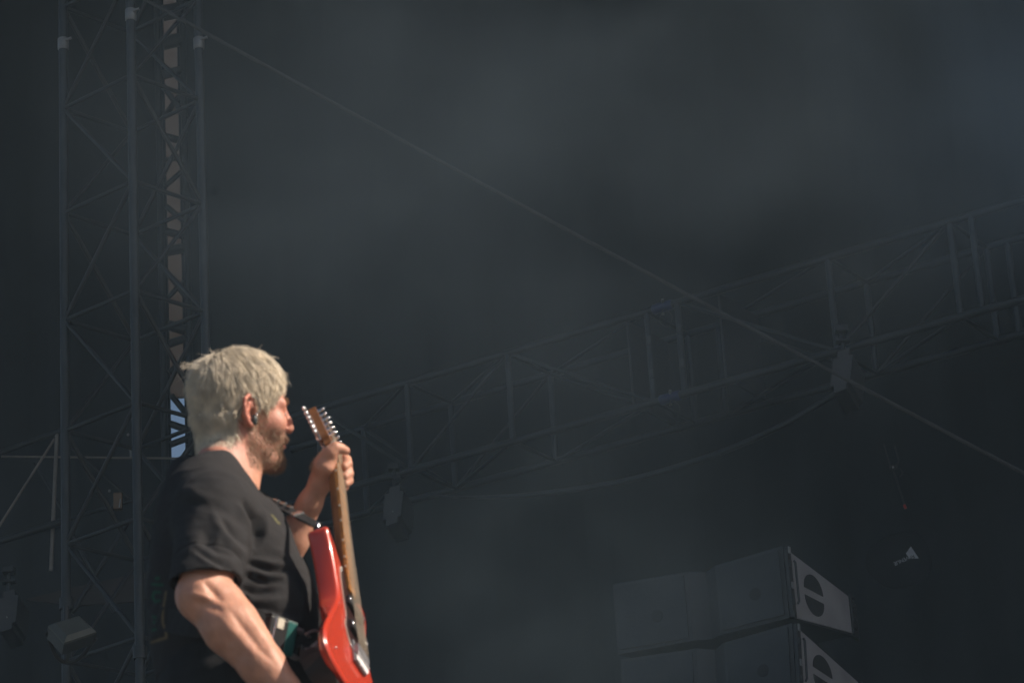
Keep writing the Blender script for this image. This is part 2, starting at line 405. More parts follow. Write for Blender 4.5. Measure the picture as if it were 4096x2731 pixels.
# left arm raised to the guitar neck
f.op(cone(SH_L, lerp(SH_L, EL_L, .6), .06, .052), .02); f.op(cone(lerp(SH_L, EL_L, .6), EL_L, .052, .044), .02)
f.op(cone(EL_L, lerp(EL_L, WR_L, .35), .038, .034), .015); f.op(cone(lerp(EL_L, WR_L, .35), lerp(EL_L, WR_L, .75), .034, .024), .015)
f.op(cone(lerp(EL_L, WR_L, .75), WR_L, .024, .0205), .012)
f.op(cone(WR_L, P(1296, 1868, .012), .0205, .0225), .012)
f.op(cone(WR_L, P(1322, 1860, .06), .018, .018), .012)
f.op(cone(P(1300, 1862, .005), P(1312, 1832, .0), .0245, .019), .01)
f.op(cone(P(1312, 1845, .07), P(1330, 1830, .075), .018, .016), .012)
chain(f, [(P(1308, 1838, .0), .0175), (P(1324, 1808, -.012), .0135), (P(1342, 1789, -.014), .0105), (P(1362, 1793, -.008), .0090), (P(1383, 1802, .0), .0086)], .006)
for pts in ([(1325, 1838, .125, 12), (1362, 1822, .13, 10.5), (1386, 1838, .11, 9.5), (1391, 1853, .085, 9), (1378, 1866, .07, 8)],
            [(1324, 1862, .13, 12), (1366, 1858, .135, 10.5), (1391, 1874, .11, 9.5), (1396, 1892, .085, 9), (1380, 1905, .07, 8)],
            [(1322, 1884, .13, 12), (1364, 1888, .135, 10), (1390, 1904, .11, 9.5), (1395, 1922, .09, 8.8), (1381, 1934, .075, 8)],
            [(1318, 1902, .125, 11), (1352, 1914, .13, 9), (1372, 1930, .115, 8.5), (1378, 1946, .095, 8), (1366, 1954, .08, 7)]):
    chain(f, [(P(a_, b_, c_-.045), r_/1000) for a_, b_, c_, r_ in pts], .004)
V, F = f.mesh(); V = relax(V, F, 1, .35); N = vnormals(V, F)
def fold(p, pts, wd):
    pts = [np.asarray(q, float) for q in pts]; ls = [np.linalg.norm(b-a) for a, b in zip(pts[:-1], pts[1:])]; T_ = sum(ls); acc = 0; best = np.full(len(p), 1e9); tt_ = np.zeros(len(p))
    for (a, b), l in zip(zip(pts[:-1], pts[1:]), ls):
        ab = b-a; t = np.clip(((p-a) @ ab)/(ab @ ab), 0, 1); d = np.linalg.norm(p-a-t[:, None]*ab, axis=1); m = d < best; best = np.where(m, d, best); tt_ = np.where(m, (acc+t*l)/T_, tt_); acc += l
    return np.sin(math.pi*np.clip(tt_, .03, .97))**.8*np.exp(-(best/(wd*(.7+.5*np.sin(math.pi*tt_))))**2)
ppx = proj(V); armv = V[:, 1] < Y0-.15                      # creases at the bent elbow, long muscles of the forearm
c2 = lambda pts: [(550+x/2.145, 2000+y/2.145) for x, y in pts]
for pts, wd, h_ in (([(560, 690), (640, 770), (730, 870)], 15, -.006), ([(430, 795), (540, 820), (640, 850)], 13, .005), ([(460, 880), (600, 900), (760, 960)], 16, -.003),
                    ([(760, 900), (900, 1080), (1040, 1260), (1200, 1420)], 14, -.0035), ([(700, 1000), (860, 1180), (1010, 1340)], 18, .003), ([(900, 900), (1020, 1080), (1180, 1300)], 12, .002)):
    V = V+N*(armv*h_*fold(ppx, c2(pts), wd))[:, None]
V = V+N*(.0007*noise3(V, 90, 77))[:, None]*armv[:, None]; N = vnormals(V, F)
L = ((V-H0) @ HR)/HS                                    # head-local coordinates
# skin tones: ruddy face and neck, paler arms; short beard shadow on the jaw
tone = np.tile(np.array([.56, .285, .195]), (len(V), 1))
nz = noise3(V, 28, 3)
headm = np.clip((V[:, 2]-3.62)/.06, 0, 1)*np.clip((1.0-np.abs(L[:, 0])*4), 0, 1)
inhead = (L[:, 2] > -.16) & (np.abs(L[:, 0]) < .14) & (np.abs(L[:, 1]) < .12)
face = inhead*np.clip((L[:, 2]+.13)/.05, 0, 1)
tone += face[:, None]*(np.array([.55, .25, .18])-tone)
earm = inhead & (np.abs(L[:, 1]) > .079) & (L[:, 2] > -.04) & (L[:, 2] < .05)
tone[earm] = [.57, .22, .16]
lips = inhead & (L[:, 0] > .088) & (np.abs(L[:, 1]) < .022) & (np.abs(L[:, 2]+.053) < .010)
tone[lips] = [.48, .16, .13]
def sstep(a, b, x): t = np.clip((x-a)/(b-a), 0, 1); return t*t*(3-2*t)
side = np.abs(L[:, 1])
# beard: along the jaw, chin, upper lip and sideburn
bl = -.022-.35*np.clip(L[:, 0]-.045, 0, .06)-.25*np.clip(.03-L[:, 0], 0, .05)*0
bz = sstep(bl+.012, bl-.012, L[:, 2])*sstep(-.022, -.004, L[:, 0])*sstep(-.118, -.100, L[:, 2])
burn = sstep(.028, .012, np.abs(L[:, 0]-.012))*sstep(.045, .03, L[:, 2])*sstep(-.05, -.02, L[:, 2])*(side > .05)
mous = sstep(.024, .016, side)*sstep(-.030, -.035, L[:, 2])*(L[:, 0] > .07)
beard = inhead*np.clip(np.maximum(np.maximum(bz, burn*.9), mous*.8), 0, 1)
beard = beard*(~lips)*(1-.25*np.clip(nz, 0, 1))
tone = tone*(1-.38*beard[:, None])+np.array([.15, .095, .065])*.38*beard[:, None]
tone *= (1+.08*nz)[:, None]
# scalp under the hair
cr = (L-CRAN_C)/CRAN_R; rad = np.linalg.norm(cr, axis=1)
def hair_mask(Lp):
    x, y, z = Lp[:, 0], np.abs(Lp[:, 1]), Lp[:, 2]
    front = .082-.30*np.clip(y-.03, 0, .1)                       # hairline at the forehead
    low = np.interp(x, [-.14, -.10, -.06, -.036, -.03, .012, .03, .040, .05, .07, .1], [-.075, -.070, -.050, -.025, .030, .036, .005, .016, .058, .074, .090])
    return (z > low) & (x < front)
hm = inhead & hair_mask(L) & ~earm
tone[hm] = [.20, .165, .115]
brow = inhead & (np.abs(L[:, 2]-.036-.10*np.clip(side-.02, 0, .02)) < .005) & (side > .012) & (side < .05) & (L[:, 0] > .06)
tone[brow] = [.20, .12, .07]
eye = inhead & (L[:, 0] > .082) & (np.abs(side-.032) < .011) & (np.abs(L[:, 2]-.0095) < .0045)
tone[eye] = [.35, .28, .25]
body_me = np_mesh('person', V, F, {'tone': tone})
person = link('person', body_me, M['skin'])
tag(person, 'man in black t-shirt with bleached hair and short beard playing a red guitar', 'person')
BV, BN, BL, Bbeard, Bbrow = V, N, L, beard, brow

# ------------------------------------------------------------------ hair made of strands
def strands(name, paths, r0, m, parent, taper=.25):
    "paths (n, k, 3) -> one mesh of thin three-sided tubes"
    n, k, _ = paths.shape
    T = np.gradient(paths, axis=1); T /= np.linalg.norm(T, axis=2, keepdims=True)+1e-9
    A = rng.normal(size=(n, 1, 3)); A = np.cross(T, A); A /= np.linalg.norm(A, axis=2, keepdims=True)+1e-9; B = np.cross(T, A)
    rr = (np.asarray(r0).reshape(-1, 1)*(1-(1-taper)*np.linspace(0, 1, k)**2)[None])[:, :, None]
    rings = [paths+rr*(math.cos(a)*A+math.sin(a)*B) for a in (0, 2.094, 4.189)]
    Vv = np.stack(rings, 2).reshape(-1, 3)
    base = (np.arange(n)[:, None, None]*k+np.arange(k-1)[None, :, None])*3; j = np.arange(3)[None, None]; j2 = (j+1) % 3
    Ff = np.stack([base+j, base+j2, base+3+j2, base+3+j], -1).reshape(-1, 4)
    return attach0(link(name, np_mesh(name, Vv, Ff), m), parent)
def attach0(o, p): o.parent = p; return o
def cran_point(d): return CRAN_C + d*CRAN_R
def grow(roots, length, lift, n=7, seed=1, cen=None, jit=.25):
    "roots on the skull ellipsoid (local), strands flow away from the crown"
    r = np.random.default_rng(seed); p = roots.copy(); K = len(p); crown = np.array([-.075, .015, .125])
    path = [p.copy()]
    jv = r.normal(size=(K, 3))*jit
    for i in range(n-1):
        nr = (p-CRAN_C)/CRAN_R**2; nr /= np.linalg.norm(nr, axis=1, keepdims=True)
        fl = p-crown; fl[:, 2] -= .05; fl = fl-nr*(fl*nr).sum(1, keepdims=True); fl /= np.linalg.norm(fl, axis=1, keepdims=True)+1e-6
        t = i/(n-1)
        d = fl+jv*.5+nr*(lift[:, None]*(1-t)*1.1-.08)+np.stack([0*p[:, 0], 0*p[:, 0], -t*(.30+.9*np.clip((.06-p[:, 2])/.05, 0, 1)*np.clip((-.015-p[:, 0])/.04, 0, 1))], 1)
        d /= np.linalg.norm(d, axis=1, keepdims=True)
        p = p+d*(length/(n-1))[:, None]
        e = (p-CRAN_C)/(CRAN_R+.002+.008*np.minimum(1, 2*t)*lift[:, None]); q = np.linalg.norm(e, axis=1, keepdims=True)
        p = np.where(q < 1, CRAN_C+(p-CRAN_C)/q, p)
        path.append(p.copy())
    return np.stack(path, 1)
def sample_roots(n, seed):
    r = np.random.default_rng(seed); out = []
    while len(out) < n:
        d = r.normal(size=(4000, 3)); d /= np.linalg.norm(d, axis=1, keepdims=True); q = cran_point(d)
        q = q[hair_mask(q)]; out += list(q)
    return np.array(out[:n])
NC = 1500; NS = 30000
cl = sample_roots(NC, 5)
def lens(q, r):
    top = np.clip((q[:, 2]-.06)/.06, 0, 1); fr = np.clip((q[:, 0]-.02)/.05, 0, 1); back = np.clip((-.05-q[:, 0])/.05, 0, 1)
    lb = np.clip((.06-q[:, 2])/.05, 0, 1)*np.clip((-.015-q[:, 0])/.04, 0, 1)
    return (.036+.012*top+.006*fr*top-.013*fr*(1-.5*top)+.010*back+.030*lb)*r.uniform(.75, 1.2, len(q)), (.35+.45*top)*r.uniform(.4, 1.3, len(q))
rr_ = np.random.default_rng(9)
cL, cH = lens(cl, rr_); cpath = grow(cl, cL, cH, seed=2, jit=.22)
ro = sample_roots(NS, 6); L_, H_ = lens(ro, rr_)
path = grow(ro, L_, H_, seed=3, jit=.16)
near = np.empty(NS, int)
for i in range(0, NS, 2000): near[i:i+2000] = np.argmin(((ro[i:i+2000, None]-cl[None])**2).sum(2), 1)
w = (np.linspace(0, 1, path.shape[1])**.9*.50)[None, :, None]
path = path*(1-w)+(cpath[near]+rr_.normal(size=(NS, 1, 3))*.0018)*w
# flyaway strands at the back of the crown and over the forehead
fly = []
for i in range(46):
    d = rr_.normal(size=3); d[2] = abs(d[2])+.5; d /= np.linalg.norm(d); q = cran_point(d)
    o_ = d+rr_.normal(size=3)*.5; o_ /= np.linalg.norm(o_); Lf = rr_.uniform(.016, .032)
    fly.append([q+d*.014+o_*Lf*t+np.array([0, 0, -.012*t*t]) for t in np.linspace(0, 1, 7)])
for i in range(14):                                     # the tuft that sticks out behind
    q = np.array([-.105, -.02, .095])+rr_.normal(size=3)*.003
    fly.append([q+np.array([-.045*t, -.006*t, .006*t-.004*t*t])+rr_.normal(size=3)*.0006 for t in np.linspace(0, 1, 7)])
path = np.concatenate([path, np.array(fly)])
# nape: strands that lie on the back of the neck
ni = np.flatnonzero((BL[:, 2] < .015) & (BL[:, 2] > -.088) & (BL[:, 0] < -.040-.45*np.clip(BL[:, 2]+.07, 0, .1)*0) & (np.abs(BL[:, 1]) < .085) & (BL[:, 0] > -.105) & (BL[:, 2] > -.072) & (BL[:, 0] < -.030+.55*(np.minimum(BL[:, 2], -.01)+.02)))
ni = rr_.choice(ni, 6000); q0 = BL[ni]; qn = BN[ni] @ HR; Ln = rr_.uniform(.016, .036, len(ni))[:, None]; dv = np.array([.34, 0, -1.0])+rr_.normal(size=q0.shape)*.13
nape = np.stack([q0+qn*(.001+(.004+.013*np.clip((q0[:, 2:3]+.055)/.07, 0, 1))*np.sin(min(1, t*1.6)*1.57))+dv*Ln*t for t in np.linspace(0, 1, 7)], 1)
path = np.concatenate([path, nape])
rad_ = np.concatenate([rr_.uniform(.00028, .00050, NS), np.full(len(fly), .0004), np.full(len(nape), .0004)])
hair = strands('hair', H0+(path*HS) @ HR.T, rad_, M['hair'], person)
# beard and eyebrow hairs
bi = rr_.choice(len(BV), 4600, p=Bbeard/Bbeard.sum()); b0 = BV[bi]; bn = BN[bi]
dn = (HR @ np.array([.35, 0, -1.0]))
dirs = bn*.55+dn*.8+rr_.normal(size=bn.shape)*.35; dirs /= np.linalg.norm(dirs, axis=1, keepdims=True)
ln = rr_.uniform(.004, .0085, len(bi))[:, None]
bp_ = np.stack([b0, b0+dirs*ln*.5+bn*.0008, b0+dirs*ln+dn*.0012], 1)
strands('beard', bp_, rr_.uniform(.00025, .00042, len(bi)), M['beard'], person)
wi = np.flatnonzero(Bbrow)
if len(wi):
    wi = rr_.choice(wi, 500); e0 = BV[wi]; ed = HR @ np.array([.1, 0, .2]); sd = np.sign(BL[wi, 1])[:, None]*(HR @ np.array([-.3, 1, 0.]))
    ed = ed+sd+BN[wi]*.4; ed /= np.linalg.norm(ed, axis=1, keepdims=True)
    for sg in (-1, 1):
        q_ = np.sign(BL[wi, 1]) == sg
        if q_.any(): strands('eyebrow', np.stack([e0, e0+ed*.004, e0+ed*.008-BN[wi]*.0008], 1)[q_], np.full(q_.sum(), .0004), M['beard'], person)

# ------------------------------------------------------------------ t-shirt
g = Field([-.84, 5.30, 3.10], [-.30, 6.02, 3.76], .0031)
g.op(loft(tz, tcx, tcy, ta, tb, off=.002), .01)
for dy, sh in ((-1, SH_R), (1, SH_L)):
    g.op(cone(NB+np.array([-.035, dy*.03, -.062]), sh+np.array([-.01, -dy*.01, .0]), .072, .072), .03)
g.op(cone(P(745, 1905, .02), P(800, 1905, -.02), .034, .036), .03)
g.op(cone(P(745, 1905, .02), P(800, 1930, .12), .034, .05), .03)
HEM_R = lerp(SH_R, EL_R, .84)
g.op(cone(SH_R, lerp(SH_R, EL_R, 1.0), .076, .066), .03)
HEM_L = lerp(SH_L, EL_L, .70); g.op(cone(SH_L, HEM_L, .070, .060), .03)
g.op(ell(P(1060, 2240, -.06), (.05, .09, .10)), .05)
g.op(ell(P(1130, 2480, -.03), (.075, .12, .12)), .05)
# sleeve openings, neck opening
ux = unit(EL_R-SH_R); ul = unit(EL_L-SH_L)
def plane_cut(c, n_, rad):
    c = np.asarray(c); n_ = unit(n_)
    def fn(X, Y, Z): return np.maximum(-((X-c[0])*n_[0]+(Y-c[1])*n_[1]+(Z-c[2])*n_[2]), np.sqrt((X-c[0])**2+(Y-c[1])**2+(Z-c[2])**2)-rad)
    return fn, c-rad, c+rad
g.op(plane_cut(HEM_R, ux+np.array([.12, .42, .0]), .115), .003, sub=True)
g.op(plane_cut(HEM_L, ul, .10), .003, sub=True)
g.op(cone(HEM_R-ux*.06, HEM_R+ux*.06, .056, .060), .004, sub=True)
g.op(cone(HEM_L-ul*.05, HEM_L+ul*.05, .052, .054), .004, sub=True)
NCEN = NB+np.array([.012, 0, .035])
g.op(cone(H(-.032, 0, -.04), NB+np.array([.010, 0, -.02]), .0615, .067), .005, sub=True)
g.op(cone(H(.0, 0, -.085), NB+np.array([.042, 0, -.01]), .05, .05), .008, sub=True)
zhem = P(900, 2668, -.1)[2]
g.op((lambda X, Y, Z: Z-zhem+0*X+0*Y, np.array([-.9, 5.2, 3.0]), np.array([-.2, 6.1, zhem])), .004, sub=True)
V, F = g.mesh(); V = relax(V, F, 2, .5); N = vnormals(V, F)
px = proj(V)
facing = np.clip(((CAM-V)/np.linalg.norm(CAM-V, axis=1, keepdims=True)*N).sum(1)*2.5, 0, 1)
def seg_d(p, a, b):
    a = np.asarray(a, float); b = np.asarray(b, float); ab = b-a; t = np.clip(((p-a) @ ab)/(ab @ ab), 0, 1); return np.linalg.norm(p-a-t[:, None]*ab, axis=1)
def poly_d(p, pts): return np.min([seg_d(p, a, b) for a, b in zip(pts[:-1], pts[1:])], 0)
FOLDS = [([(700, 140), (860, 330), (970, 430)], 13, -.007), ([(660, 200), (800, 380), (930, 500)], 14, .006),
         ([(905, 0), (1005, 170), (1030, 300), (985, 430)], 15, -.013), ([(850, 30), (950, 190), (975, 330)], 14, .006), ([(1060, 60), (1095, 220), (1080, 350)], 16, .006),
         ([(930, 535), (1150, 600), (1330, 590)], 11, -.006), ([(940, 490), (1150, 545), (1330, 540)], 12, .005), ([(920, 590), (1100, 650), (1290, 645)], 12, .005),
         ([(900, 640), (1100, 705), (1270, 695)], 12, -.005), ([(860, 745), (1000, 800), (1200, 780)], 16, -.007), ([(880, 850), (1050, 870), (1250, 850)], 18, .005),
         ([(480, 410), (620, 500), (760, 565), (900, 690)], 13, -.006), ([(560, 350), (690, 440), (830, 480)], 12, -.004), ([(500, 470), (640, 555), (760, 620)], 12, .004),
         ([(640, 60), (700, 240), (690, 400)], 20, .004), ([(1000, 900), (1200, 960), (1430, 960)], 16, -.004), ([(1150, 420), (1290, 470), (1390, 560)], 18, .003),
         ([(560, 250), (600, 330), (560, 420)], 22, -.004), ([(250, -120), (480, -60), (700, 40)], 22, .004), ([(420, 20), (640, 40), (820, 120)], 18, -.004)]
disp = np.zeros(len(V))
for pts, wd, h_ in FOLDS: disp += 1.2*h_*fold(px, c2(pts), wd)
near_ = (V[:, 1] < Y0+.02)
disp *= facing*near_
disp += .0035*noise3(V*np.array([1, 1, 1.6]), 22, 11)*np.clip((3.62-V[:, 2])/.05, 0, 1)+.0012*noise3(V, 70, 12)
dh = np.abs(((V-HEM_R) @ ux)); hemmask = (np.linalg.norm(V-HEM_R, axis=1) < .1)*np.exp(-((((V-HEM_R+ux*.034) @ ux))/.0022)**2)
disp -= .0022*hemmask
V = V+N*disp[:, None]
# printed back: pale outline and green lettering, faint
tone = np.tile(np.array([.029, .0283, .030]), (len(V), 1))
c5 = lambda pts: [(550+x/2.954, 2200+y/2.954) for x, y in pts]
def ink(pts, wd, col):
    m = np.clip(1.3-poly_d(px, pts)/wd, 0, 1)*(facing > 0)*near_
    tone[:] = tone*(1-m[:, None])+np.array(col)*m[:, None]
for pts in ([(325, 490), (310, 600), (297, 730), (303, 860), (330, 940), (328, 1030), (250, 1055), (170, 1085)],): ink(c5(pts), 6, (.17, .13, .075))
GR = (.012, .095, .055)
for pts in ([(180, 400), (285, 405)], [(215, 330), (250, 325)], [(255, 490), (190, 490), (172, 550), (200, 605), (250, 590)], [(170, 780), (215, 790)], [(190, 850), (220, 850)], [(175, 940), (215, 930)]): ink(c5(pts), 6, GR)
[ink(q_, 3, (.22, .21, .08)) for q_ in ([(1088, 2060), (1094, 2066)], [(1099, 2071), (1104, 2080)], [(1108, 2087), (1118, 2092)])]
shirt = attach0(link('t_shirt', np_mesh('t_shirt', V, F, {'tone': tone}), M['shirt']), person)
# ribbed collar
ring = []
for k in range(40):
    a_ = 2*math.pi*k/40; ring.append(a_)
sv = V[np.linalg.norm(V-NB, axis=1) < .16]

# ------------------------------------------------------------------ trousers and shoes
STAGE_Z = P(900, 2668)[2]-1.02
t = Field([-.90, 5.40, STAGE_Z-.02], [-.22, 6.12, 3.28], .006)
lz = [P(900, 2630)[2], P(900, 2760)[2], P(900, 2760)[2]-.10]
t.op(loft(lz, [P(955, 2650)[0], P(960, 2760)[0], P(965, 2760)[0]], [Y0]*3, [.152, .155, .150], [.168, .178, .180], 2.3), .01)
hipz = lz[1]-.06
for s_, fx in ((-1, -.05), (1, .10)):
    hip = np.array([P(960, 2700)[0], Y0+s_*.09, hipz]); kn_ = hip+np.array([.03+fx*.3, s_*.03, -.40]); an = np.array([kn_[0]-.04+fx*.4, kn_[1]+s_*.01, STAGE_Z+.07])
    t.op(cone(hip, kn_, .092, .068), .04); t.op(cone(kn_, an, .068, .058), .03)
    sh = MB(); foot = np.array([an[0]-.055, an[1], STAGE_Z])
    if True:
        q = Field(foot+np.array([-.06, -.09, -.01]), foot+np.array([.30, .09, .14]), .006)
        q.op(cone(foot+np.array([0.02, 0, .045]), foot+np.array([.20, 0, .035]), .045, .04), .02); q.op(cone(foot+np.array([.03, 0, .05]), foot+np.array([.04, 0, .11]), .045, .048), .03)
        q.op((lambda X, Y, Z: Z-STAGE_Z-.004+0*X+0*Y, foot-.2, foot+np.array([.4, .2, .004])), .003, sub=True)
        v_, f_ = q.mesh(); attach0(link('shoe', np_mesh('shoe', v_, f_), M['leather']), person)
V, F = t.mesh(); V = relax(V, F, 2, .5); N = vnormals(V, F)
V = V+N*(.005*noise3(V*np.array([1, 1, .7]), 20, 21)+.002*noise3(V, 60, 22))[:, None]
attach0(link('trousers', np_mesh('trousers', V, F), M['denim']), person)

# ------------------------------------------------------------------ in-ear monitor with its cable
iem = thing('in_ear_monitor', 'small dark in-ear monitor in the right ear with thin cable behind neck', 'earphone', H(.0, -.085, -.01))
mb = MB(); R_ = HR.T
mb.ball(H(-.005, -.086, -.012), (.0075, .0065, .0115), R_, 12); mb.build('shell', mat('monitor_shell', (.05, .06, .06), .35, var=.2), iem)
mb = MB(); mb.ball(H(-.003, -.0925, .0), .0022, None, 8); mb.build('connector', M['chrome'], iem)
cb = [H(-.003, -.092, .001), H(.006, -.090, .012), H(.0, -.086, .034), H(-.02, -.084, .034), H(-.034, -.074, .005), H(-.055, -.062, -.045), H(-.078, -.045, -.085), H(-.098, -.02, -.12)]
mb = MB(); mb.tube(catmull(cb, 6), .0011, 6); mb.build('cable', M['cable'], iem)
# ================================================================== GUITAR, STRAP, BELT PACK
GO = np.array([-0.32803, 5.57515, 3.18292]); GA = unit([-.0719, .4026, .9125]); GB = np.array([-.3027, -.8806, .3647]); GB = unit(GB-GA*(GB @ GA)); GN = np.cross(GA, GB)
if GN[0] < 0: GN = -GN
def G(u, v, w_=0.0): return GO+GA*u/1000+GB*v/1000+GN*w_/1000
def GK(u, v, w_=0.0): return G(u, v+6*min(1, max(0, u/150)), w_-8*min(1, max(0, .4+u/250)))      # neck and strings sit low and to the bass side
gt = thing('electric_guitar', 'red twelve-string electric guitar with dark pickguard held upright by the man', 'guitar', G(-114, 20, -20))
out = [(256, 86), (254, 95), (244, 98), (217, 88), (184, 79), (151, 73), (116, 69), (87, 75), (39, 105), (-12, 139), (-53, 161), (-85, 163), (-104, 148), (-114, 118), (-118, 80), (-120, 40), (-119, 0), (-112, -38),
       (-95, -62), (-60, -74), (-20, -66), (20, -54), (69, -50), (110, -56), (140, -60), (160, -58), (170, -48), (168, -34), (156, -26), (146, -24), (150, 0), (158, 24), (176, 28), (200, 36), (222, 50), (240, 68)]
out = [(u, v if v > -30 else v*1.35) for u, v in out]
oc = catmull([np.array([*p, 0]) for p in out], 4, True)
TH = 42
def ringpts(inset, w_):
    n_ = len(oc); res = []; inset = np.broadcast_to(inset, (n_,)); w_ = np.broadcast_to(w_, (n_,))
    for i in range(n_):
        tn = unit(oc[(i+1) % n_]-oc[i-1]); nr = np.array([tn[1], -tn[0], 0]); p = oc[i]+nr*inset[i]*SGN; res.append(G(p[0], p[1], w_[i]))
    return res
ar = sum(oc[i-1][0]*oc[i][1]-oc[i][0]*oc[i-1][1] for i in range(len(oc))); SGN = -1 if ar > 0 else 1
rings = []
KB = np.array([max(0, min(1, (90-p[0])/90))*max(0, min(1, p[1]/60)) for p in oc]); EXT = 7+13*KB; THI = TH-20*KB       # belly contour on the back
for a_ in np.linspace(0, 90, 6): rings.append(ringpts(EXT*(1-math.sin(math.radians(a_))), -THI+EXT*.95*(1-math.cos(math.radians(a_)))))
for a_ in np.linspace(0, 90, 6): rings.append(ringpts(7*(1-math.cos(math.radians(a_))), -7+7*math.sin(math.radians(a_))))
mb = MB(); n_ = len(oc); Vv = [p for r_ in rings for p in r_]
Ff = [(i*n_+j, i*n_+(j+1) % n_, (i+1)*n_+(j+1) % n_, (i+1)*n_+j) for i in range(len(rings)-1) for j in range(n_)]
mb.add(Vv, Ff, True); mb.add(rings[-1]+[G(20, 20, 0)], [(i, (i+1) % n_, n_) for i in range(n_)]); mb.add(rings[0]+[G(20, 20, -TH)], [((i+1) % n_, i, n_) for i in range(n_)])
gbody = mb.build('guitar_body', M['red_paint'], gt)
def plate(poly, w0, w1, name, m, parent):
    mb = MB(); mb.prism([G(p[0], p[1], w0) for p in poly], GN*(w1-w0)/1000); return mb.build(name, m, parent)
pgp = catmull([np.array([p[0], p[1] if p[1] > -20 else p[1]*1.3], float) for p in [(186, 30), (190, 44), (170, 50), (140, 50), (110, 47), (70, 42), (40, 52), (10, 40), (-6, 18), (-4, -8), (8, -34), (40, -46), (75, -42), (110, -46), (140, -48), (152, -40), (146, -27), (160, 24)]], 4, True)
plate([p*1.0 for p in pgp], .5, 2.0, 'pickguard_edge', M['white_plastic'], gt)
cen = np.mean(pgp, 0); plate([cen+(p-cen)*.965 for p in pgp], 1.2, 2.6, 'pickguard', M['pickguard'], gt)
# neck, fretboard, frets
def sect(u, hw, back, n_=9):
    return [GK(u, hw*math.cos(math.pi*k/(n_-1)), 9-(back+9)*math.sin(math.pi*k/(n_-1))) for k in range(n_)]
mb = MB(); us = [140, 200, 300, 400, 480, 532]; secs = [sect(u, 18-(u-140)*.010, 9) for u in us]
V_ = [p for q in secs for p in q]; k_ = 9
mb.add(V_, [(i*k_+j, i*k_+j+1, (i+1)*k_+j+1, (i+1)*k_+j) for i in range(len(us)-1) for j in range(k_-1)], True)
mb.add(secs[0], [tuple(range(k_))]); mb.add(secs[-1], [tuple(range(k_-1, -1, -1))]); neck = mb.build('neck', M['maple_shaded'], gt)
mb = MB(); hw = lambda u: 18-(u-140)*.010
mb.add([GK(u, s_*hw(u), w_) for u in (148, 532) for s_ in (-1, 1) for w_ in (9, 15)], [(0, 1, 3, 2), (4, 6, 7, 5), (0, 4, 5, 1), (2, 3, 7, 6), (0, 2, 6, 4), (1, 5, 7, 3)])
fb = mb.build('fretboard', M['rosewood'], gt)
fret_me = None
for k in range(1, 22):
    u = 532*2**(-k/12)
    if u < 160: break
    mb = MB(); mb.tube([GK(u, -hw(u), 15.2), GK(u, hw(u), 15.2)], .0011, 6); fo = mb.build('fret', M['chrome'], gt)
for k in (3, 5, 7, 9, 12, 15, 17):
    u = 532*(2**(-k/12)+2**(-(k-1)/12))/2; mb = MB(); mb.ball(GK(u, hw(u)+.3, 12), .0022, None, 8); mb.build('side_dot', M['white_plastic'], gt)
mb = MB(); mb.box(GK(534, 0, 13), [GA, GB, GN], (.0025, .021, .005)); mb.build('nut', M['white_plastic'], gt)
# headstock, angled back, with two rows of tuners
HA = math.cos(math.radians(14))*GA-math.sin(math.radians(14))*GN; HNN = math.cos(math.radians(14))*GN+math.sin(math.radians(14))*GA
HO = GK(532, 0, 9)
def HD(u, v, w_=0): return HO+HA*u/1000+GB*v/1000+HNN*w_/1000
hp = catmull([np.array(p, float) for p in [(0, 19), (14, 22), (26, 29), (95, 26), (116, 22), (122, 7), (120, -10), (114, -22), (95, -26), (26, -29), (14, -22), (0, -19)]], 3, True)
mb = MB(); mb.prism([HD(p[0], p[1], -12) for p in hp], HNN*.015); hs = mb.build('headstock', M['maple_shaded'], gt)
for sgn in (-1, 1):
    for k in range(6):
        u = 28+k*15.5; v = sgn*(26-k*.5)
        mb = MB(); mb.tube([HD(u, v*.62, -4), HD(u, v*.62, 14)], [.0045, .0028], 8); mb.ball(HD(u, v*.62, 15), .0036, None, 8); mb.tube([HD(u, v*.62, 3), HD(u, v*.62, 4.5)], .0062, 10)
        mb.box(HD(u, v*.62, -17), [HA, GB, HNN], (.007, .008, .005), .0015)
        mb.tube([HD(u, v*.8, -17), HD(u, v+sgn*10, -17)], .0026, 8)
        tp = mb.build('tuner', M['chrome'], gt)
        b2 = MB(); b2.ball(HD(u, v+sgn*15, -17), (.0062, .0085, .0045), [HA, GB, HNN], 10); b2.build('tuner_button', M['chrome'], gt).parent = tp; 
        bpy.data.objects[tp.name].children[-1].matrix_parent_inverse = Matrix()
        o_ = tp.children[-1]; o_.matrix_parent_inverse = Matrix.Identity(4); o_.location = (0, 0, 0)
# strings: twelve in six pairs
for k in range(6):
    for q in (-1, 1):
        v0 = (k-2.5)*6.2+q*1.1; v1 = (k-2.5)*8.6+q*1.6
        mb = MB(); mb.tube([HD(26+k*12, v0*.95, 12), GK(532, v0, 16.6), GK(300, (v0+v1)/2, 17.4), GK(8, v1, 18.5)], .0004, 5); mb.build('string', M['string_wire'], gt)
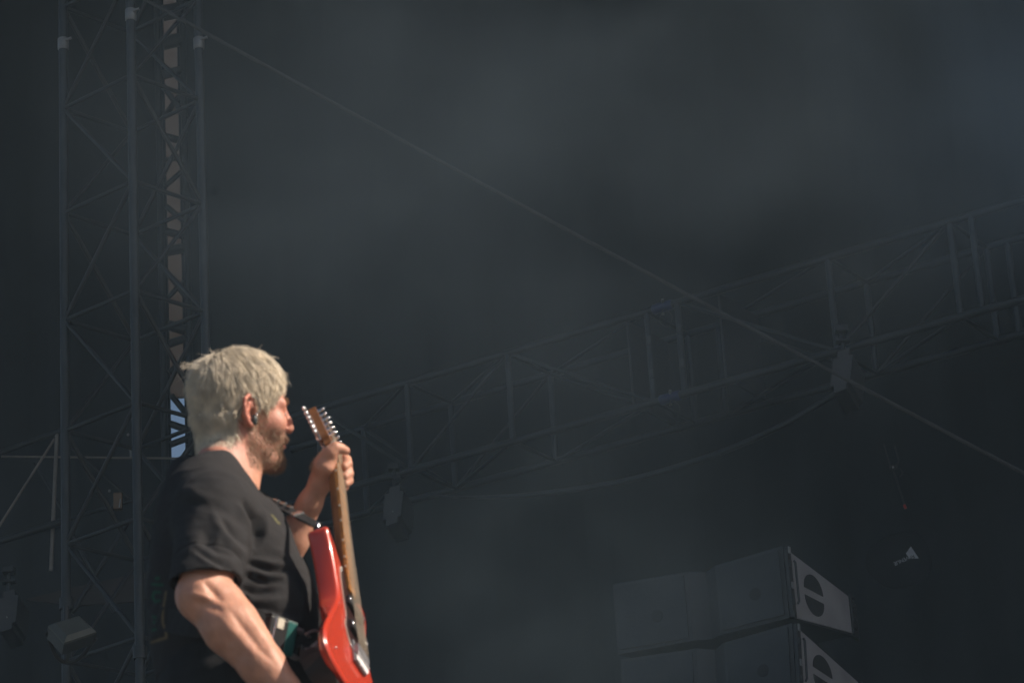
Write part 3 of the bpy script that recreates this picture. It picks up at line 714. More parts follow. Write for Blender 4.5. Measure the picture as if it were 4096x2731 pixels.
# pickups, bridge, knobs, strap buttons
for u in (112, 52):
    mb = MB(); mb.box(G(u, 0, 6), [GA, GB, GN], (.011, .036, .006), .003); pk = mb.build('pickup', M['dark_plastic'], gt)
    mb = MB()
    for k in range(6): mb.tube([G(u, (k-2.5)*9.5, 10), G(u, (k-2.5)*9.5, 13.2)], .0026, 8)
    for sg in (-1, 1): mb.ball(G(u, sg*34, 10), .003, None, 8)
    pp = mb.build('pole_pieces', M['chrome'], gt); pp.parent = pk; pp.matrix_parent_inverse = pk.matrix_parent_inverse.copy(); pp.matrix_parent_inverse = Matrix.Identity(4)
mb = MB(); mb.box(G(-6, 0, 3.5), [GA, GB, GN], (.026, .028, .003), .002); br = mb.build('bridge', M['saddle_steel'], gt)
for k in range(12):
    mb = MB(); v = (k-5.5)*4.6; mb.box(G(2-(k % 2)*5, v, 9), [GA, GB, GN], (.009, .0021, .0055), .001); mb.ball(G(-16, v, 12), .0024, None, 8); mb.tube([G(-30, v, 9), G(-8, v, 12)], .0012, 6); mb.build('saddle', M['saddle_steel'], gt)
for u, v in ((-62, -30), (-86, -8)):
    mb = MB(); mb.tube([G(u, v, 1), G(u, v, 4), G(u, v, 16), G(u, v, 18)], [.010, .010, .009, .006], 14); mb.build('knob', M['dark_plastic'], gt)
for p, d in ((G(254, 92, -20), GA), (G(-120, 30, -20), -GA)):
    mb = MB(); mb.tube([p, p+d*.004, p+d*.008, p+d*.013, p+d*.016], [.004, .003, .003, .005, .004], 12); mb.build('strap_button', M['chrome'], gt)
for u, v in ((178, 44), (60, 46), (-2, 34), (120, -44), (30, -44), (-70, 120)):
    mb = MB(); mb.ball(G(u, v, 2.6), (.0032, .0032, .0015), [GA, GB, GN], 8); mb.build('screw', M['chrome'], gt)

def ribbon(pts, normals, wid, th, name, m, parent, k=6):
    "flat strap: pts path, normals outward at each point"
    C_ = catmull(pts, k); Nn = catmull(normals, k); mb = MB(); n_ = len(C_); V_ = []
    for i in range(n_):
        t_ = unit(C_[min(i+1, n_-1)]-C_[max(i-1, 0)]); nn = Nn[i]-t_*(Nn[i] @ t_); nn = unit(nn); s_ = np.cross(t_, nn)
        V_ += [C_[i]+s_*wid/2, C_[i]+s_*wid/2+nn*th, C_[i]-s_*wid/2+nn*th, C_[i]-s_*wid/2]
    mb.add(V_, [(i*4+j, i*4+(j+1) % 4, (i+1)*4+(j+1) % 4, (i+1)*4+j) for i in range(n_-1) for j in range(4)])
    mb.add(V_[:4], [(0, 1, 2, 3)]); mb.add(V_[-4:], [(3, 2, 1, 0)]); return mb.build(name, m, parent)
st = thing('guitar_strap', 'black webbing guitar strap with silver buckle over the man shoulder', 'strap', P(1100, 2030, .0))
hornp = G(262, 92, -20)
sp = [hornp, lerp(hornp, P(1085, 2018, .03), .5), P(1085, 2018, .03), P(1020, 1955, .09), P(935, 1915, .13), P(840, 1905, .14), P(690, 1960, .10), P(615, 2150, .02), P(600, 2350, -.05), P(640, 2470, -.12)]
sn = [np.array(q, float) for q in [(.4, -.55, .8), (.4, -.5, .8), (.7, -.4, .7), (.6, -.2, 1), (.1, 0, 1), (-.4, 0, 1), (-1, -.2, .6), (-1, -.2, 0), (-1, -.4, 0), (-.9, -.6, 0)]]
ribbon(sp[2:], sn[2:], .045, .004, 'webbing', M['webbing'], st)
ribbon([hornp, lerp(hornp, P(1070, 2003, .0), .5), P(1070, 2003, .0), P(1050, 1990, .05)], [np.array([.25, -.9, .35])]*4, .019, .005, 'webbing', M['webbing'], st)
sp2 = [P(640, 2470, -.12), P(800, 2500, -.185), P(1000, 2480, -.180), P(1120, 2535, -.175), P(1230, 2600, -.155), G(-90, 120, -42), G(-134, 40, -30)]
sn2 = [np.array(q, float) for q in [(-.9, -.6, 0), (-.2, -1, 0), (.1, -1, 0), (.3, -1, 0), (.5, -.9, 0), (-.2, -.9, -.3), (-.2, -.6, -.6)]]
ribbon(sp2, sn2, .045, .004, 'webbing', M['webbing'], st)
bc = lerp(hornp, P(1085, 2018, .03), .42); bd = unit(P(1085, 2018, .03)-hornp)
def frame_at(c, t_, nrm): n2 = unit(nrm-t_*(nrm @ t_)); return [t_, np.cross(t_, n2), n2]
bd = unit(P(1070, 2003, .0)-hornp); bc = lerp(hornp, P(1070, 2003, .0), .40); fr = frame_at(bc, bd, np.array([.25, -.9, .35]))
mb = MB(); mb.box(bc+fr[2]*.004, fr, (.008, .0115, .004), .0015); mb.build('buckle', M['chrome'], st)
SG1 = 1 if fr[1][2] > 0 else -1
for t_ in (.60, .73, .86):
    q = lerp(hornp, P(1070, 2003, .0), t_); mb = MB(); mb.box(q+fr[2]*.007+fr[1]*.006*SG1, fr, (.0085, .004, .0025), .001); mb.build('rivet_plate', M['chrome'], st)

# wireless pack on the strap at his hip, with connectors and looping cables
pk0 = P(1112, 2540, -.20); e1 = unit(P(1172, 2512, -.15)-P(1085, 2478, -.19)); e2 = np.array([0, -.25, 1.]); e2 = unit(e2-e1*(e2 @ e1)); e3 = np.cross(e1, e2)
if e3[1] > 0: e3 = -e3
pk = thing('wireless_pack', 'black and teal wireless transmitter pack clipped at the man hip', 'transmitter', pk0)
mb = MB(); mb.box(pk0, [e1, e2, e3], (.031, .031, .011), .004); mb.build('case', M['dark_plastic'], pk)
mb = MB(); mb.box(pk0+e1*.022, [e1, e2, e3], (.0125, .0325, .0122), .003); mb.build('end_cap', M['teal'], pk)
mb = MB(); mb.box(pk0-e1*.008+e2*.020+e3*.0115, [e1, e2, e3], (.008, .010, .0012), .0005); mb.build('tape_patch', M['tape'], pk)
mb = MB(); mb.tube([pk0-e1*.020+e2*.03+e3*.012, pk0-e1*.022-e2*.04+e3*.012], .0018, 8); mb.build('clip_wire', M['chrome'], pk)
mb = MB(); mb.box(pk0+e2*.0325, [e1, e2, e3], (.033, .0014, .0105), .0008); mb.build('edge_trim', M['alu'], pk)
for e_ in (.024, -.028):
    c_ = pk0+e1*.042+e2*e_; mb = MB(); mb.tube([c_-e1*.004, c_, c_+e1*.012, c_+e1*.014], [.004, .0055, .0055, .004], 10); mb.build('connector', M['alu_bright'], pk)
cb1 = thing('pack_cable', 'thin black cable looping from the upper connector of the transmitter pack', 'cable', pk0+e1*.05)
a0 = pk0+e1*.055+e2*.024
pth = [a0, a0+e1*.02-e2*.004, P(1225, 2535, -0.215), P(1262, 2520, -0.205), P(1288, 2545, -0.195), P(1285, 2580, -0.200), P(1258, 2606, -0.205), P(1228, 2640, -0.205), P(1262, 2668, -0.195), P(1330, 2676, -0.185), G(-100, 110, -46)]
mb = MB(); mb.tube(catmull(pth, 8), .0026, 8); mb.build('cord', M['cable'], cb1)
q0, q1 = P(1246, 2592, -0.213), P(1276, 2566, -0.211); mb = MB(); mb.tube([q0, lerp(q0, q1, .1), lerp(q0, q1, .9), q1], [.003, .0048, .0048, .003], 10); mb.build('plug', M['alu_bright'], cb1)
cb2 = thing('pack_cable', 'thicker dark cable hanging from the lower connector of the transmitter pack', 'cable', pk0+e1*.05-e2*.03)
a1 = pk0+e1*.055-e2*.028
pth = [a1, a1+e1*.025, P(1220, 2602, -0.220), P(1250, 2590, -0.215), P(1300, 2600, -0.205), P(1350, 2625, -0.190), P(1366, 2665, -0.185), P(1345, 2690, -0.185), P(1290, 2680, -0.195), P(1240, 2650, -0.205), P(1200, 2625, -0.215)]
mb = MB(); mb.tube(catmull(pth, 8), .0030, 8); mb.build('cord', M['cable'], cb2)
# ================================================================== THE STAGE (setting)
def sheet(name, c, hx, hy, m, th=.02):
    mb = MB(); mb.box(c, np.eye(3), (hx, hy, th)); o = mb.build(name, m); tag(o, kind='structure'); return o
sheet('ground', (0, 8, -.02), 30, 30, M['ground'])
fl = sheet('stage_floor', (-1, 16.2, STAGE_Z-.1), 11, 11.4, M['stage'], .1)
BACK = 24.0
# back drapes either side of a narrow slot
def drape(name, x0, x1, z0, z1, Y, label, fold=.04, per=.55, seed=0):
    nx = max(4, int((x1-x0)/.09)); V_ = []; r = np.random.default_rng(seed); ph = r.uniform(0, 6, 4)
    for iz in range(9):
        z = z0+(z1-z0)*iz/8
        for ix in range(nx+1):
            x = x0+(x1-x0)*ix/nx
            y = Y+fold*(math.sin(2*math.pi*x/per+ph[0]+.25*math.sin(z*.7+x))+.5*math.sin(2*math.pi*x/(per*2.3)+ph[1])+.3*math.sin(2*math.pi*x/(per*.43)+ph[2]))
            V_.append((x, y, z))
    F_ = [(i*(nx+1)+j, i*(nx+1)+j+1, (i+1)*(nx+1)+j+1, (i+1)*(nx+1)+j) for i in range(8) for j in range(nx)]
    n0 = len(V_); V2 = V_+[(x, y+.02, z) for x, y, z in V_]
    F2 = F_+[tuple(i+n0 for i in q[::-1]) for q in F_]+[(i*(nx+1), (i+1)*(nx+1), (i+1)*(nx+1)+n0, i*(nx+1)+n0) for i in range(8)]+[(i*(nx+1)+nx+n0, (i+1)*(nx+1)+nx+n0, (i+1)*(nx+1)+nx, i*(nx+1)+nx) for i in range(8)]
    mb = MB(); mb.add(V2, F2, True); o = mb.build(name, M['drape'], None, ((x0+x1)/2, Y, z0)); tag(o, label, 'drape', None); return o
slotL = at(663, 700, BACK)[0]; slotR = at(716, 700, BACK)[0]
drape('stage_drape', -12, slotL, STAGE_Z, 16.2, BACK, 'black stage drape hanging left of the narrow light slot', seed=1)
drape('stage_drape', slotR, 10, STAGE_Z, 16.2, BACK, 'wide black backdrop drape behind the truss and line array', seed=2)
# roof skin and an added, unseen side wall that blocks the sun
mb = MB(); mb.box((-1, 17.0, 16.6), np.eye(3), (11.3, 7.2, .05)); o = mb.build('stage_roof', M['roof_skin']); tag(o, 'dark roof skin stretched over the stage', 'roof')
mb = MB(); mb.box((9.9, 16.65, (16.4+STAGE_Z)/2), np.eye(3), (.04, 7.25, (16.4-STAGE_Z)/2)); o = mb.build('sun_block_wall', M['roof_skin']); tag(o, 'unseen dark wall added at the right to keep sun off the stage', 'wall')
# pale board and frame bars behind the slot
bz = at(700, 1592, BACK+3.0)[2]
mb = MB(); mb.box(((slotL+slotR)/2-.05, BACK+3.0, (bz+18)/2), np.eye(3), (.6, .02, (18-bz)/2)); o = mb.build('board', M['board']); tag(o, 'tall brown board glimpsed through the slot between the drapes', 'board')
fr_ = thing('scaffold_frame', 'dark scaffold ladder with crossed braces standing across the lit slot', 'scaffold', at(700, 2000, BACK-.3))
mb = MB(); a_ = at(640, 700, BACK-.25); mb.tube([(a_[0], a_[1], STAGE_Z), (a_[0], a_[1], 15.5)], .03, 10); mb.build('standard', M['black_metal'], fr_)
mb = MB(); a_ = at(742, 700, BACK-.25); mb.tube([(a_[0], a_[1], STAGE_Z), (a_[0], a_[1], 15.5)], .03, 10); mb.build('standard', M['black_metal'], fr_)
def bar(p, q, wpx, Y=BACK-.25, nm='brace'):
    A_, B_ = at(*p, Y), at(*q, Y); mb = MB(); mb.tube([A_, B_], wpx*Y/math.cos(PITCH)/FPX/2*1.0, 8); return mb.build(nm, M['black_metal'], fr_)
for p, q, w_ in [((650, 55), (725, 40), 70), ((650, 175), (725, 158), 60), ((650, 300), (725, 283), 42), ((655, 345), (745, 475), 26), ((655, 470), (740, 355), 26), ((655, 545), (730, 565), 34), ((655, 640), (735, 632), 22),
                 ((660, 745), (735, 680), 24), ((665, 825), (735, 885), 24), ((665, 925), (735, 945), 34), ((665, 1005), (735, 992), 46), ((670, 1090), (745, 1190), 22), ((672, 1190), (735, 1125), 22), ((675, 1300), (745, 1322), 44), ((675, 1375), (745, 1352), 36),
                 ((676, 1490), (750, 1420), 24), ((685, 1580), (750, 1660), 24), ((680, 1694), (760, 1722), 30), ((680, 1778), (770, 1745), 28), ((680, 1846), (770, 1846), 18)]:
    bar(p, q, w_)

# ------------------------------------------------------------------ truss tower on the left
def truss(name, label, corners, p0, p1, r, rb, pitch, m, group=None, parent=None, mb_=None, faces=((0, 1), (1, 2), (2, 3), (3, 0)), tilt=1):
    "box truss: four chords offset by corners, braced on every face; each tube a part"
    p0 = np.asarray(p0, float); p1 = np.asarray(p1, float); L_ = np.linalg.norm(p1-p0); d = (p1-p0)/L_
    t_ = thing(name, label, 'truss', p0, group)
    for c in corners:
        mb = MB(); mb.tube([p0+c, p1+c], r, 12); mb.build('chord', m, t_)
    n_ = int(round(L_/pitch))
    for (i, j) in faces:
        for k in range(n_+1):
            a = p0+d*min(L_, k*pitch)
            mb = MB(); mb.tube([a+corners[i], a+corners[j]], rb, 8, False); mb.build('crossbar', M['black_metal'], t_)
            if k < n_:
                b = p0+d*min(L_, (k+1)*pitch); q, s_ = (corners[i], corners[j]) if k % 2 else (corners[j], corners[i])
                mb = MB(); mb.tube([a+q, b+s_], rb, 8, False); mb.build('diagonal', M['black_metal'], t_)
    return t_
mid = at(541, 1300, 14.65); lft = at(259, 1300, 15.0); rgt = at(822, 1300, 15.0)
bk = lft+rgt-mid; base = np.array([(lft[0]+rgt[0])/2, (lft[1]+rgt[1])/2, STAGE_Z])
cor = [np.array([q[0]-base[0], q[1]-base[1], 0]) for q in (mid, rgt, bk, lft)]
tow = truss('truss_tower', 'tall dark four-chord truss tower rising behind the man back', cor, base, base+np.array([0, 0, 10.5]), .025, .012, .62, M['alu'])
for px_, py_, c in ((249, 178, 3), (522, 62, 0), (801, 175, 1)):
    z = at(px_, py_, base[1]+cor[c][1])[2]; q = base+cor[c]; mb = MB(); mb.tube([(q[0], q[1], z-.035), (q[0], q[1], z-.03), (q[0], q[1], z+.03), (q[0], q[1], z+.035)], [.026, .031, .031, .026], 12)
    mb.tube([(q[0], q[1]-.02, z+.01), (q[0]+.05, q[1]-.03, z+.02)], .008, 8); mb.build('coupler', M['alu_bright'], tow)
# tower base fittings lower down (collars)
for py_, c in ((2610, 0), (2395, 3)):
    q = base+cor[c]; z = at(561, py_, q[1])[2]; mb = MB(); mb.tube([(q[0], q[1], z-.03), (q[0], q[1], z+.03)], .036, 12); mb.build('collar', M['black_metal'], tow)

# ------------------------------------------------------------------ truss across the back
ZT = at(4096, 800, 16.2)[2]; TR = at(4096, 800, 16.2); TL = atZ(1271, 1637, ZT)
HB = ZT-at(4096, 1185, 16.2)[2]; dT = unit(TL-TR); nT = np.array([-dT[1], dT[0], 0]); nT = nT if nT[1] > 0 else -nT
print('truss', TR, TL, HB)
p0 = TR-dT*1.2; p1 = TL+dT*.6
crn = [np.zeros(3), np.array([0, 0, -HB]), nT*.5+np.array([0, 0, -HB]), nT*.5]
tt = thing('lighting_truss', 'long dark box truss spanning the stage above the line array', 'truss', p0)
for c in crn:
    mb = MB(); mb.tube([p0+c, p1+c], .024, 12); mb.build('chord', M['alu'], tt)
def along(pxx, pyy):
    "parameter along the top front chord nearest to a pixel"
    best = min(np.linspace(0, 1, 600), key=lambda t: abs(proj(lerp(p0, p1, t))[0]-pxx)); return lerp(p0, p1, best)
vs = [3880*1.0, 3795, 3309, 2710, 2590, 2029, 1628, 1275]
vpos = [along(v, 0) for v in vs]
for q in vpos:
    for o_ in (np.zeros(3), nT*.5):
        mb = MB(); mb.tube([q+o_, q+o_+np.array([0, 0, -HB])], .020, 10); mb.build('upright', M['alu'], tt)
for i in range(1, len(vpos)-1):
    if i == 3: continue
    a, b = vpos[i], vpos[i+1]; dn = np.array([0, 0, -HB]); q = (a, b+dn) if i % 2 else (a+dn, b)
    for o_ in (np.zeros(3), nT*.5):
        mb = MB(); mb.tube([q[0]+o_, q[1]+o_], .012, 8); mb.build('diagonal', M['alu'], tt)
    for dz in (np.zeros(3), dn):
        mb = MB(); mb.tube([a+dz, b+dz+nT*.5], .012, 8); mb.build('diagonal', M['alu'], tt); mb = MB(); mb.tube([a+dz, a+dz+nT*.5], .012, 8); mb.build('crossbar', M['alu'], tt)
for v in (2505, 2870):                                   # flat end plates beside the joint
    q = along(v, 0)
    mb = MB(); mb.box(q+np.array([0, 0, -HB/2])+nT*.25, [dT, nT, np.array([0, 0, 1.])], (.006, .24, HB/2-.02), .001); mb.build('end_plate', M['speaker_paint'], tt)
    mb = MB(); mb.tube([q-nT*.0, q+np.array([0, 0, -HB])], .004, 6); mb.build('plate_edge', M['box_paint'], tt)
jq = along(2650, 0)
for dz in (0, -HB):
    q = jq+np.array([0, 0, dz]); mb = MB(); mb.tube([q-dT*.07, q-dT*.065, q+dT*.065, q+dT*.07], [.026, .032, .032, .026], 12); jn = mb.build('joint_sleeve', M['blue_pin'], tt)
    mb = MB(); mb.tube([q+np.array([0, -.05, .03]), q+np.array([0, .05, -.03])], .009, 8); mb.build('pin', M['alu_bright'], tt)
    mb = MB(); mb.tube(catmull([q+np.array([.0, -.04, -.03]), q+np.array([-.03, -.045, -.11]), q+np.array([.02, -.045, -.15]), q+np.array([.05, -.045, -.08]), q+np.array([.01, -.04, -.03])], 5), .0025, 6); mb.build('safety_wire', M['box_paint'], tt)
for v, zz in ((2590, .33), (2590, .7), (2710, .3), (2710, .68)):
    q = along(v, 0)+np.array([0, -.022, -HB*zz]); mb = MB(); mb.box(q, [dT, nT, np.array([0, 0, 1.])], (.012, .008, .028), .003); mb.build('clamp_plate', M['box_paint'], tt)

# ------------------------------------------------------------------ notched boxes hung under the truss, and the sagging cable
def hbox(px_, py_, Y, label, sc=1.0, mir=1):
    o2 = [(1556, 1945), (1600, 1934), (1600, 1958), (1614, 1957), (1604, 2061), (1590, 2063), (1590, 2085), (1544, 2100), (1544, 2074), (1530, 2078), (1539, 1973), (1555, 1970)]
    cx, cy = 1573, 2017
    pts = [at(px_+(x-cx)*sc, py_+(y-cy)*sc, Y) for x, y in o2]
    t_ = thing('hanging_box', label, 'box', at(px_, py_, Y), 'notched boxes hung below the truss')
    d_ = at(px_+62, py_+38, Y+.5)-at(px_, py_, Y); d_[2] = 0
    d_ = unit(d_)*.34*sc*np.array([1, 1, 1])
    mb = MB(); mb.prism(pts, d_); mb.build('housing', M['box_paint'], t_)
    n_ = len(pts); mb = MB()
    mb.tube([p-unit(d_)*.001 for p in pts]+[pts[0]-unit(d_)*.001], .0032, 6); mb.build('rim', M['alu'], t_)
    top = at(px_+5, py_-90*sc, Y+.08); mb = MB(); mb.tube([top+np.array([0, 0, -.03]), top+np.array([0, 0, .10])], .012, 8); mb.box(top+np.array([0, 0, .03]), np.eye(3), (.04, .03, .008), .003); mb.box(top+np.array([0, 0, .10]), np.eye(3), (.035, .035, .02), .006); mb.build('clamp', M['black_metal'], t_)
    mb = MB(); q = at(px_-2, py_+25*sc, Y-.004); mb.ball(q, (.006, .004, .006), None, 8); mb.build('bolt', M['alu_bright'], t_)
    return t_
hbox(1573, 2020, 17.6, 'grey notched metal box hung at the low end of the sagging cable')
hbox(3367, 1482, 15.6, 'grey notched metal box hung where the sagging cable rises to the rope', 1.08)
hbox(30, 2440, 17.0, 'grey notched metal box beside the left truss at the drape', 1.05)
# cable between the boxes
pth = [at(1712, 1981, 17.4), at(1900, 1988, 17.3), at(2160, 1974, 17.0), at(2500, 1922, 16.7), at(2850, 1820, 16.3), at(3120, 1705, 16.0), at(3350, 1570, 15.75)]
cc = catmull(pth, 10); mb = MB(); mb.tube(cc, [.004+.013*min(1, i/22) for i in range(len(cc))], 10); o = mb.build('hanging_cable', M['alu'], None, tuple(pth[3])); tag(o, 'thick grey cable sagging in a curve between two hung boxes', 'cable')

# ------------------------------------------------------------------ steel wire rope across the picture
A_ = at(200, -211, 12.8); B_ = at(4300, 2000, 12.2); dR = unit(B_-A_); LR = np.linalg.norm(B_-A_); n1 = unit(np.cross(dR, [0, 0, 1.])); n2 = np.cross(dR, n1)
rp = thing('wire_rope', 'twisted steel wire rope running diagonally across the stage opening', 'rope', A_)
for s_ in range(6):
    pts = []; N_ = int(LR/.012)
    for i in range(N_+1):
        t_ = LR*i/N_; a_ = 2*math.pi*(t_/.11+s_/6); pts.append(A_+dR*t_+(n1*math.cos(a_)+n2*math.sin(a_))*.0052+np.array([0, 0, -.02*math.sin(math.pi*i/N_)]))
    mb = MB(); mb.tube(pts, .0034, 5); mb.build('strand', M['steel_rope'], rp)

# ------------------------------------------------------------------ line array cabinets
C0 = at(3129, 2177, 13.6); zc = C0[2]; Lf = atZ(2450, 2330, zc); fdir = unit(Lf-C0); sdir = np.array([-fdir[1], fdir[0], 0]); sdir = sdir if sdir[1] > 0 else -sdir
wid = np.linalg.norm(Lf-C0); zb = at(3165, 2475, 13.6)[2]; hF = zc-zb
print('array width', wid, 'height', hF, 'fdir', fdir, 'sdir', sdir, [proj(C0+sdir*d) for d in (.3, .45, .6)])
def cabinet(z0, shift, ang, label, idx):
    "wedge cabinet, V-shaped front; z0 top of the front edge"
    t_ = thing('line_array_speaker', label, 'speaker', C0+np.array([0, 0, z0-zc-hF]), 'cabinets of the flown line array')
    dep = .72; wedge = .075
    up = np.array([0, 0, 1.]); O = C0+np.array([0, 0, z0-zc-hF/2])+shift
    ca, sa = math.cos(ang), math.sin(ang); sd = sdir*ca-up*sa; uv = up*ca+sdir*sa
    def Q(a, b, c): return O+fdir*a+sd*b+uv*c          # a along the front, b to the rear, c up
    hh = hF/2-.006; hr = hh-wedge
    # main body as a hull with a V notch in front
    def prof(a, inset): return [Q(a, inset, hh-inset*wedge/dep), Q(a, dep, hr), Q(a, dep, -hr), Q(a, inset, -hh+inset*wedge/dep)]
    mb = MB(); secs = [prof(.0, 0), prof(wid*.42, .05), prof(wid*.5, .10), prof(wid*.58, .05), prof(wid, 0)]
    V_ = [p for s_ in secs for p in s_]; mb.add(V_, [(i*4+j, i*4+(j+1) % 4, (i+1)*4+(j+1) % 4, (i+1)*4+j) for i in range(4) for j in range(4)]+[(0, 1, 2, 3), (19, 18, 17, 16)])
    mb.build('cabinet', M['speaker_paint'], t_)
    # grille leaves
    for a0, a1, i0, i1 in ((.02, wid*.40, 0, .047), (wid*.60, wid-.02, .047, 0)):
        mb = MB(); q = [Q(a0, i0-.008, -hh+.02), Q(a1, i1-.008, -hh+.02), Q(a1, i1-.008, hh-.02), Q(a0, i0-.008, hh-.02)]; mb.prism(q, sd*.006); gr = mb.build('grille', M['black_metal'], t_)
        mb = MB(); cc_ = lerp(lerp(q[0], q[2], .5), q[0], .15); mb.tube([cc_-sd*.004, cc_-sd*.001], .03, 16); mb.build('badge_disc', M['hole'], t_)
    # side panel with dark plates painting the shade of two half-round hand holes
    sp_ = [Q(-.006, .05, hh-.05*wedge/dep-.008), Q(-.006, dep-.02, hr-.008), Q(-.006, dep-.02, -hr+.008), Q(-.006, .05, -hh+.05*wedge/dep+.008)]
    mb = MB(); mb.prism(sp_, fdir*.008); mb.build('side_panel', M['speaker_side_lit'], t_)
    for sg in (1, -1):
        h_ = []
        for k in range(13):
            a_ = math.pi*k/12; h_.append(Q(-.0085, .29+.105*math.cos(a_), sg*(.018+.082*math.sin(a_))-.02*0))
        mb = MB(); mb.prism(h_, fdir*.003); mb.build('hand_hole_shade', M['hole'], t_)
    # rigging rail at the front corner, brackets and rear handle
    mb = MB(); mb.box(Q(-.012, .022, 0), [fdir, sd, uv], (.010, .020, hh*.98), .004); rail = mb.build('rigging_rail', M['black_metal'], t_)
    for c_ in (.88, .5, -.1, -.55, -.9):
        mb = MB(); mb.box(Q(-.025, .018, hh*c_), [fdir, sd, uv], (.004, .009, .016), .002); mb.build('rigging_pin', M['alu_bright'] if c_ in (.88, -.1) else M['alu'], t_)  # brighter metal on two pins paints their glints
    mb = MB(); mb.tube([Q(-.03, .046, hh*.62), Q(-.035, .05, hh*.55), Q(-.035, .05, -hh*.5), Q(-.03, .046, -hh*.58)], .006, 8); mb.build('side_handle', M['alu'], t_)
    mb = MB(); mb.box(Q(-.008, dep+.004, 0), [fdir, sd, uv], (.008, .022, hr*1.02), .003); mb.build('rear_rail', M['black_metal'], t_)
    for c_ in (.8, .3, -.2, -.7):
        mb = MB(); mb.tube([Q(-.018, dep+.004, hr*c_), Q(-.024, dep+.004, hr*c_)], .010, 10); mb.build('rear_bolt', M['alu'], t_)
    mb = MB(); mb.tube([Q(.02, dep, hr*.7), Q(.02, dep+.10, hr*.8), Q(.02, dep+.10, -hr*.95), Q(.02, dep, -hr*.9)], .011, 10); mb.build('rear_handle', M['alu'], t_)
    return t_
cabinet(zc, np.zeros(3), 0.0, 'dark grey line array cabinet at the top of its hanging stack', 0)
cabinet(zc-hF-.004, np.zeros(3)+sdir*.012, math.radians(5), 'dark grey line array cabinet hung second below the topmost one', 1)
cabinet(zc-2*hF-.012, np.zeros(3)+sdir*.035, math.radians(10), 'dark grey line array cabinet hung third below the topmost one', 2)

# ------------------------------------------------------------------ antenna with printed lettering
an0 = at(3585, 2210, 21.); bX = unit(at(3545, 2252, 21.)-at(3650, 2205, 21.)); bN = np.array([.1, -1, -.15]); bN = unit(bN-bX*(bN @ bX)); bY = np.cross(bN, bX)
ant = thing('antenna', 'flat black fabric antenna panel printed with small pale triangle and lettering', 'antenna', an0)
mb = MB(); pol = catmull([an0+bX*x+bY*y for x, y in [(-.16, -.10), (.12, -.12), (.24, .02), (.14, .22), (-.14, .24), (-.22, .05)]], 4, True); mb.prism([p+0*bN for p in pol], -bN*.012); mb.build('panel', M['drape'], ant)
mb = MB(); mb.tube(pol+[pol[0]], .006, 6); mb.build('hoop', M['drape'], ant)
tri = [at(3643, 2184, 21.), at(3677, 2231, 21.), at(3638, 2232, 21.), at(3624, 2212, 21.)]
tri = [p+bN*((an0-p) @ bN)+bN*.003 for p in tri]; mb = MB(); mb.prism(tri, bN*.001); mb.build('logo_triangle', M['white_print'], ant)
def text(s_, org, size, m, parent, name):
    cu = bpy.data.curves.new(name, 'FONT'); cu.body = s_; cu.size = size; cu.extrude = .0004
    to = bpy.data.objects.new(name, cu); COL.objects.link(to); dg = bpy.context.evaluated_depsgraph_get(); me = bpy.data.meshes.new_from_object(to.evaluated_get(dg))
    bpy.data.objects.remove(to); o = link(name, me, m)
    mw = Matrix(((bX[0], bY[0], bN[0], org[0]), (bX[1], bY[1], bN[1], org[1]), (bX[2], bY[2], bN[2], org[2]), (0, 0, 0, 1))); me.transform(mw); attach(o, parent); return o
def pl(px_, py_, o_=.005): p = at(px_, py_, 21.); return p+bN*((an0-p) @ bN)+bN*o_
text('VENUE', pl(3632, 2222), .038, M['white_print'], ant, 'lettering')
text('RF', pl(3656, 2216), .036, M['drape'], ant, 'lettering')
text('ANTENNA SYSTEMS', pl(3632, 2196), .014, M['alu'], ant, 'lettering')

# ------------------------------------------------------------------ hook clamp with red-tipped rod
hc = thing('hook_clamp', 'small dark hook clamp hanging with thin red tipped rod', 'clamp', at(3570, 1870, 20))
mb = MB(); mb.tube([at(3535, 1775, 20), at(3560, 1860, 20), at(3575, 1870, 20)], .005, 8); mb.tube([at(3578, 1780, 20), at(3595, 1840, 20), at(3585, 1868, 20)], .005, 8); mb.tube(catmull([at(3575, 1870, 20), at(3600, 1875, 20), at(3610, 1890, 20), at(3600, 1905, 20)], 5), .004, 8)
mb.box(at(3572, 1868, 20), np.eye(3), (.02, .012, .014), .004); mb.build('hook', M['black_metal'], hc)
mb = MB(); mb.tube([at(3572, 1875, 20), at(3620, 2022, 20)], .006, 8); mb.build('rod', M['black_metal'], hc)
mb = MB(); mb.tube([at(3617, 2018, 20), at(3623, 2033, 20)], .0095, 8); mb.build('rod_tip', M['red_tip'], hc)
mb = MB(); mb.ball(at(3572, 1868, 19.97), .009, None, 8); mb.build('bolt', M['alu_bright'], hc)

# ------------------------------------------------------------------ pale roof-support truss at the lower left
LY = 19.5
lt = thing('support_truss', 'weathered pale steel truss frame behind the left tower', 'truss', at(100, 2300, LY))
k2 = 1.7415
def lbar(p, q, d, dY=0.0, dY2=None, nm='tube', m='galv'):
    dY2 = dY if dY2 is None else dY2
    mb = MB(); mb.tube([at(p[0]*k2, p[1]*k2, LY+dY), at(q[0]*k2, q[1]*k2, LY+dY2)], d*k2*(LY/math.cos(PITCH))/FPX/2, 12); return mb.build(nm, M[m], lt)
lbar((-60, 1062), (150, 985), 14, 0, nm='chord', m='alu'); lbar((131, 995), (117, 1310), 9, 0, nm='post'); lbar((125, 1008), (-40, 1268), 6, -.05, nm='diagonal')
lbar((3, 1048), (475, 1053), 5, .4, nm='rail'); lbar((-60, 1262), (150, 1195), 17, -.05, nm='chord', m='alu'); lbar((80, 1062), (160, 1200), 6, .3, nm='diagonal', m='alu')
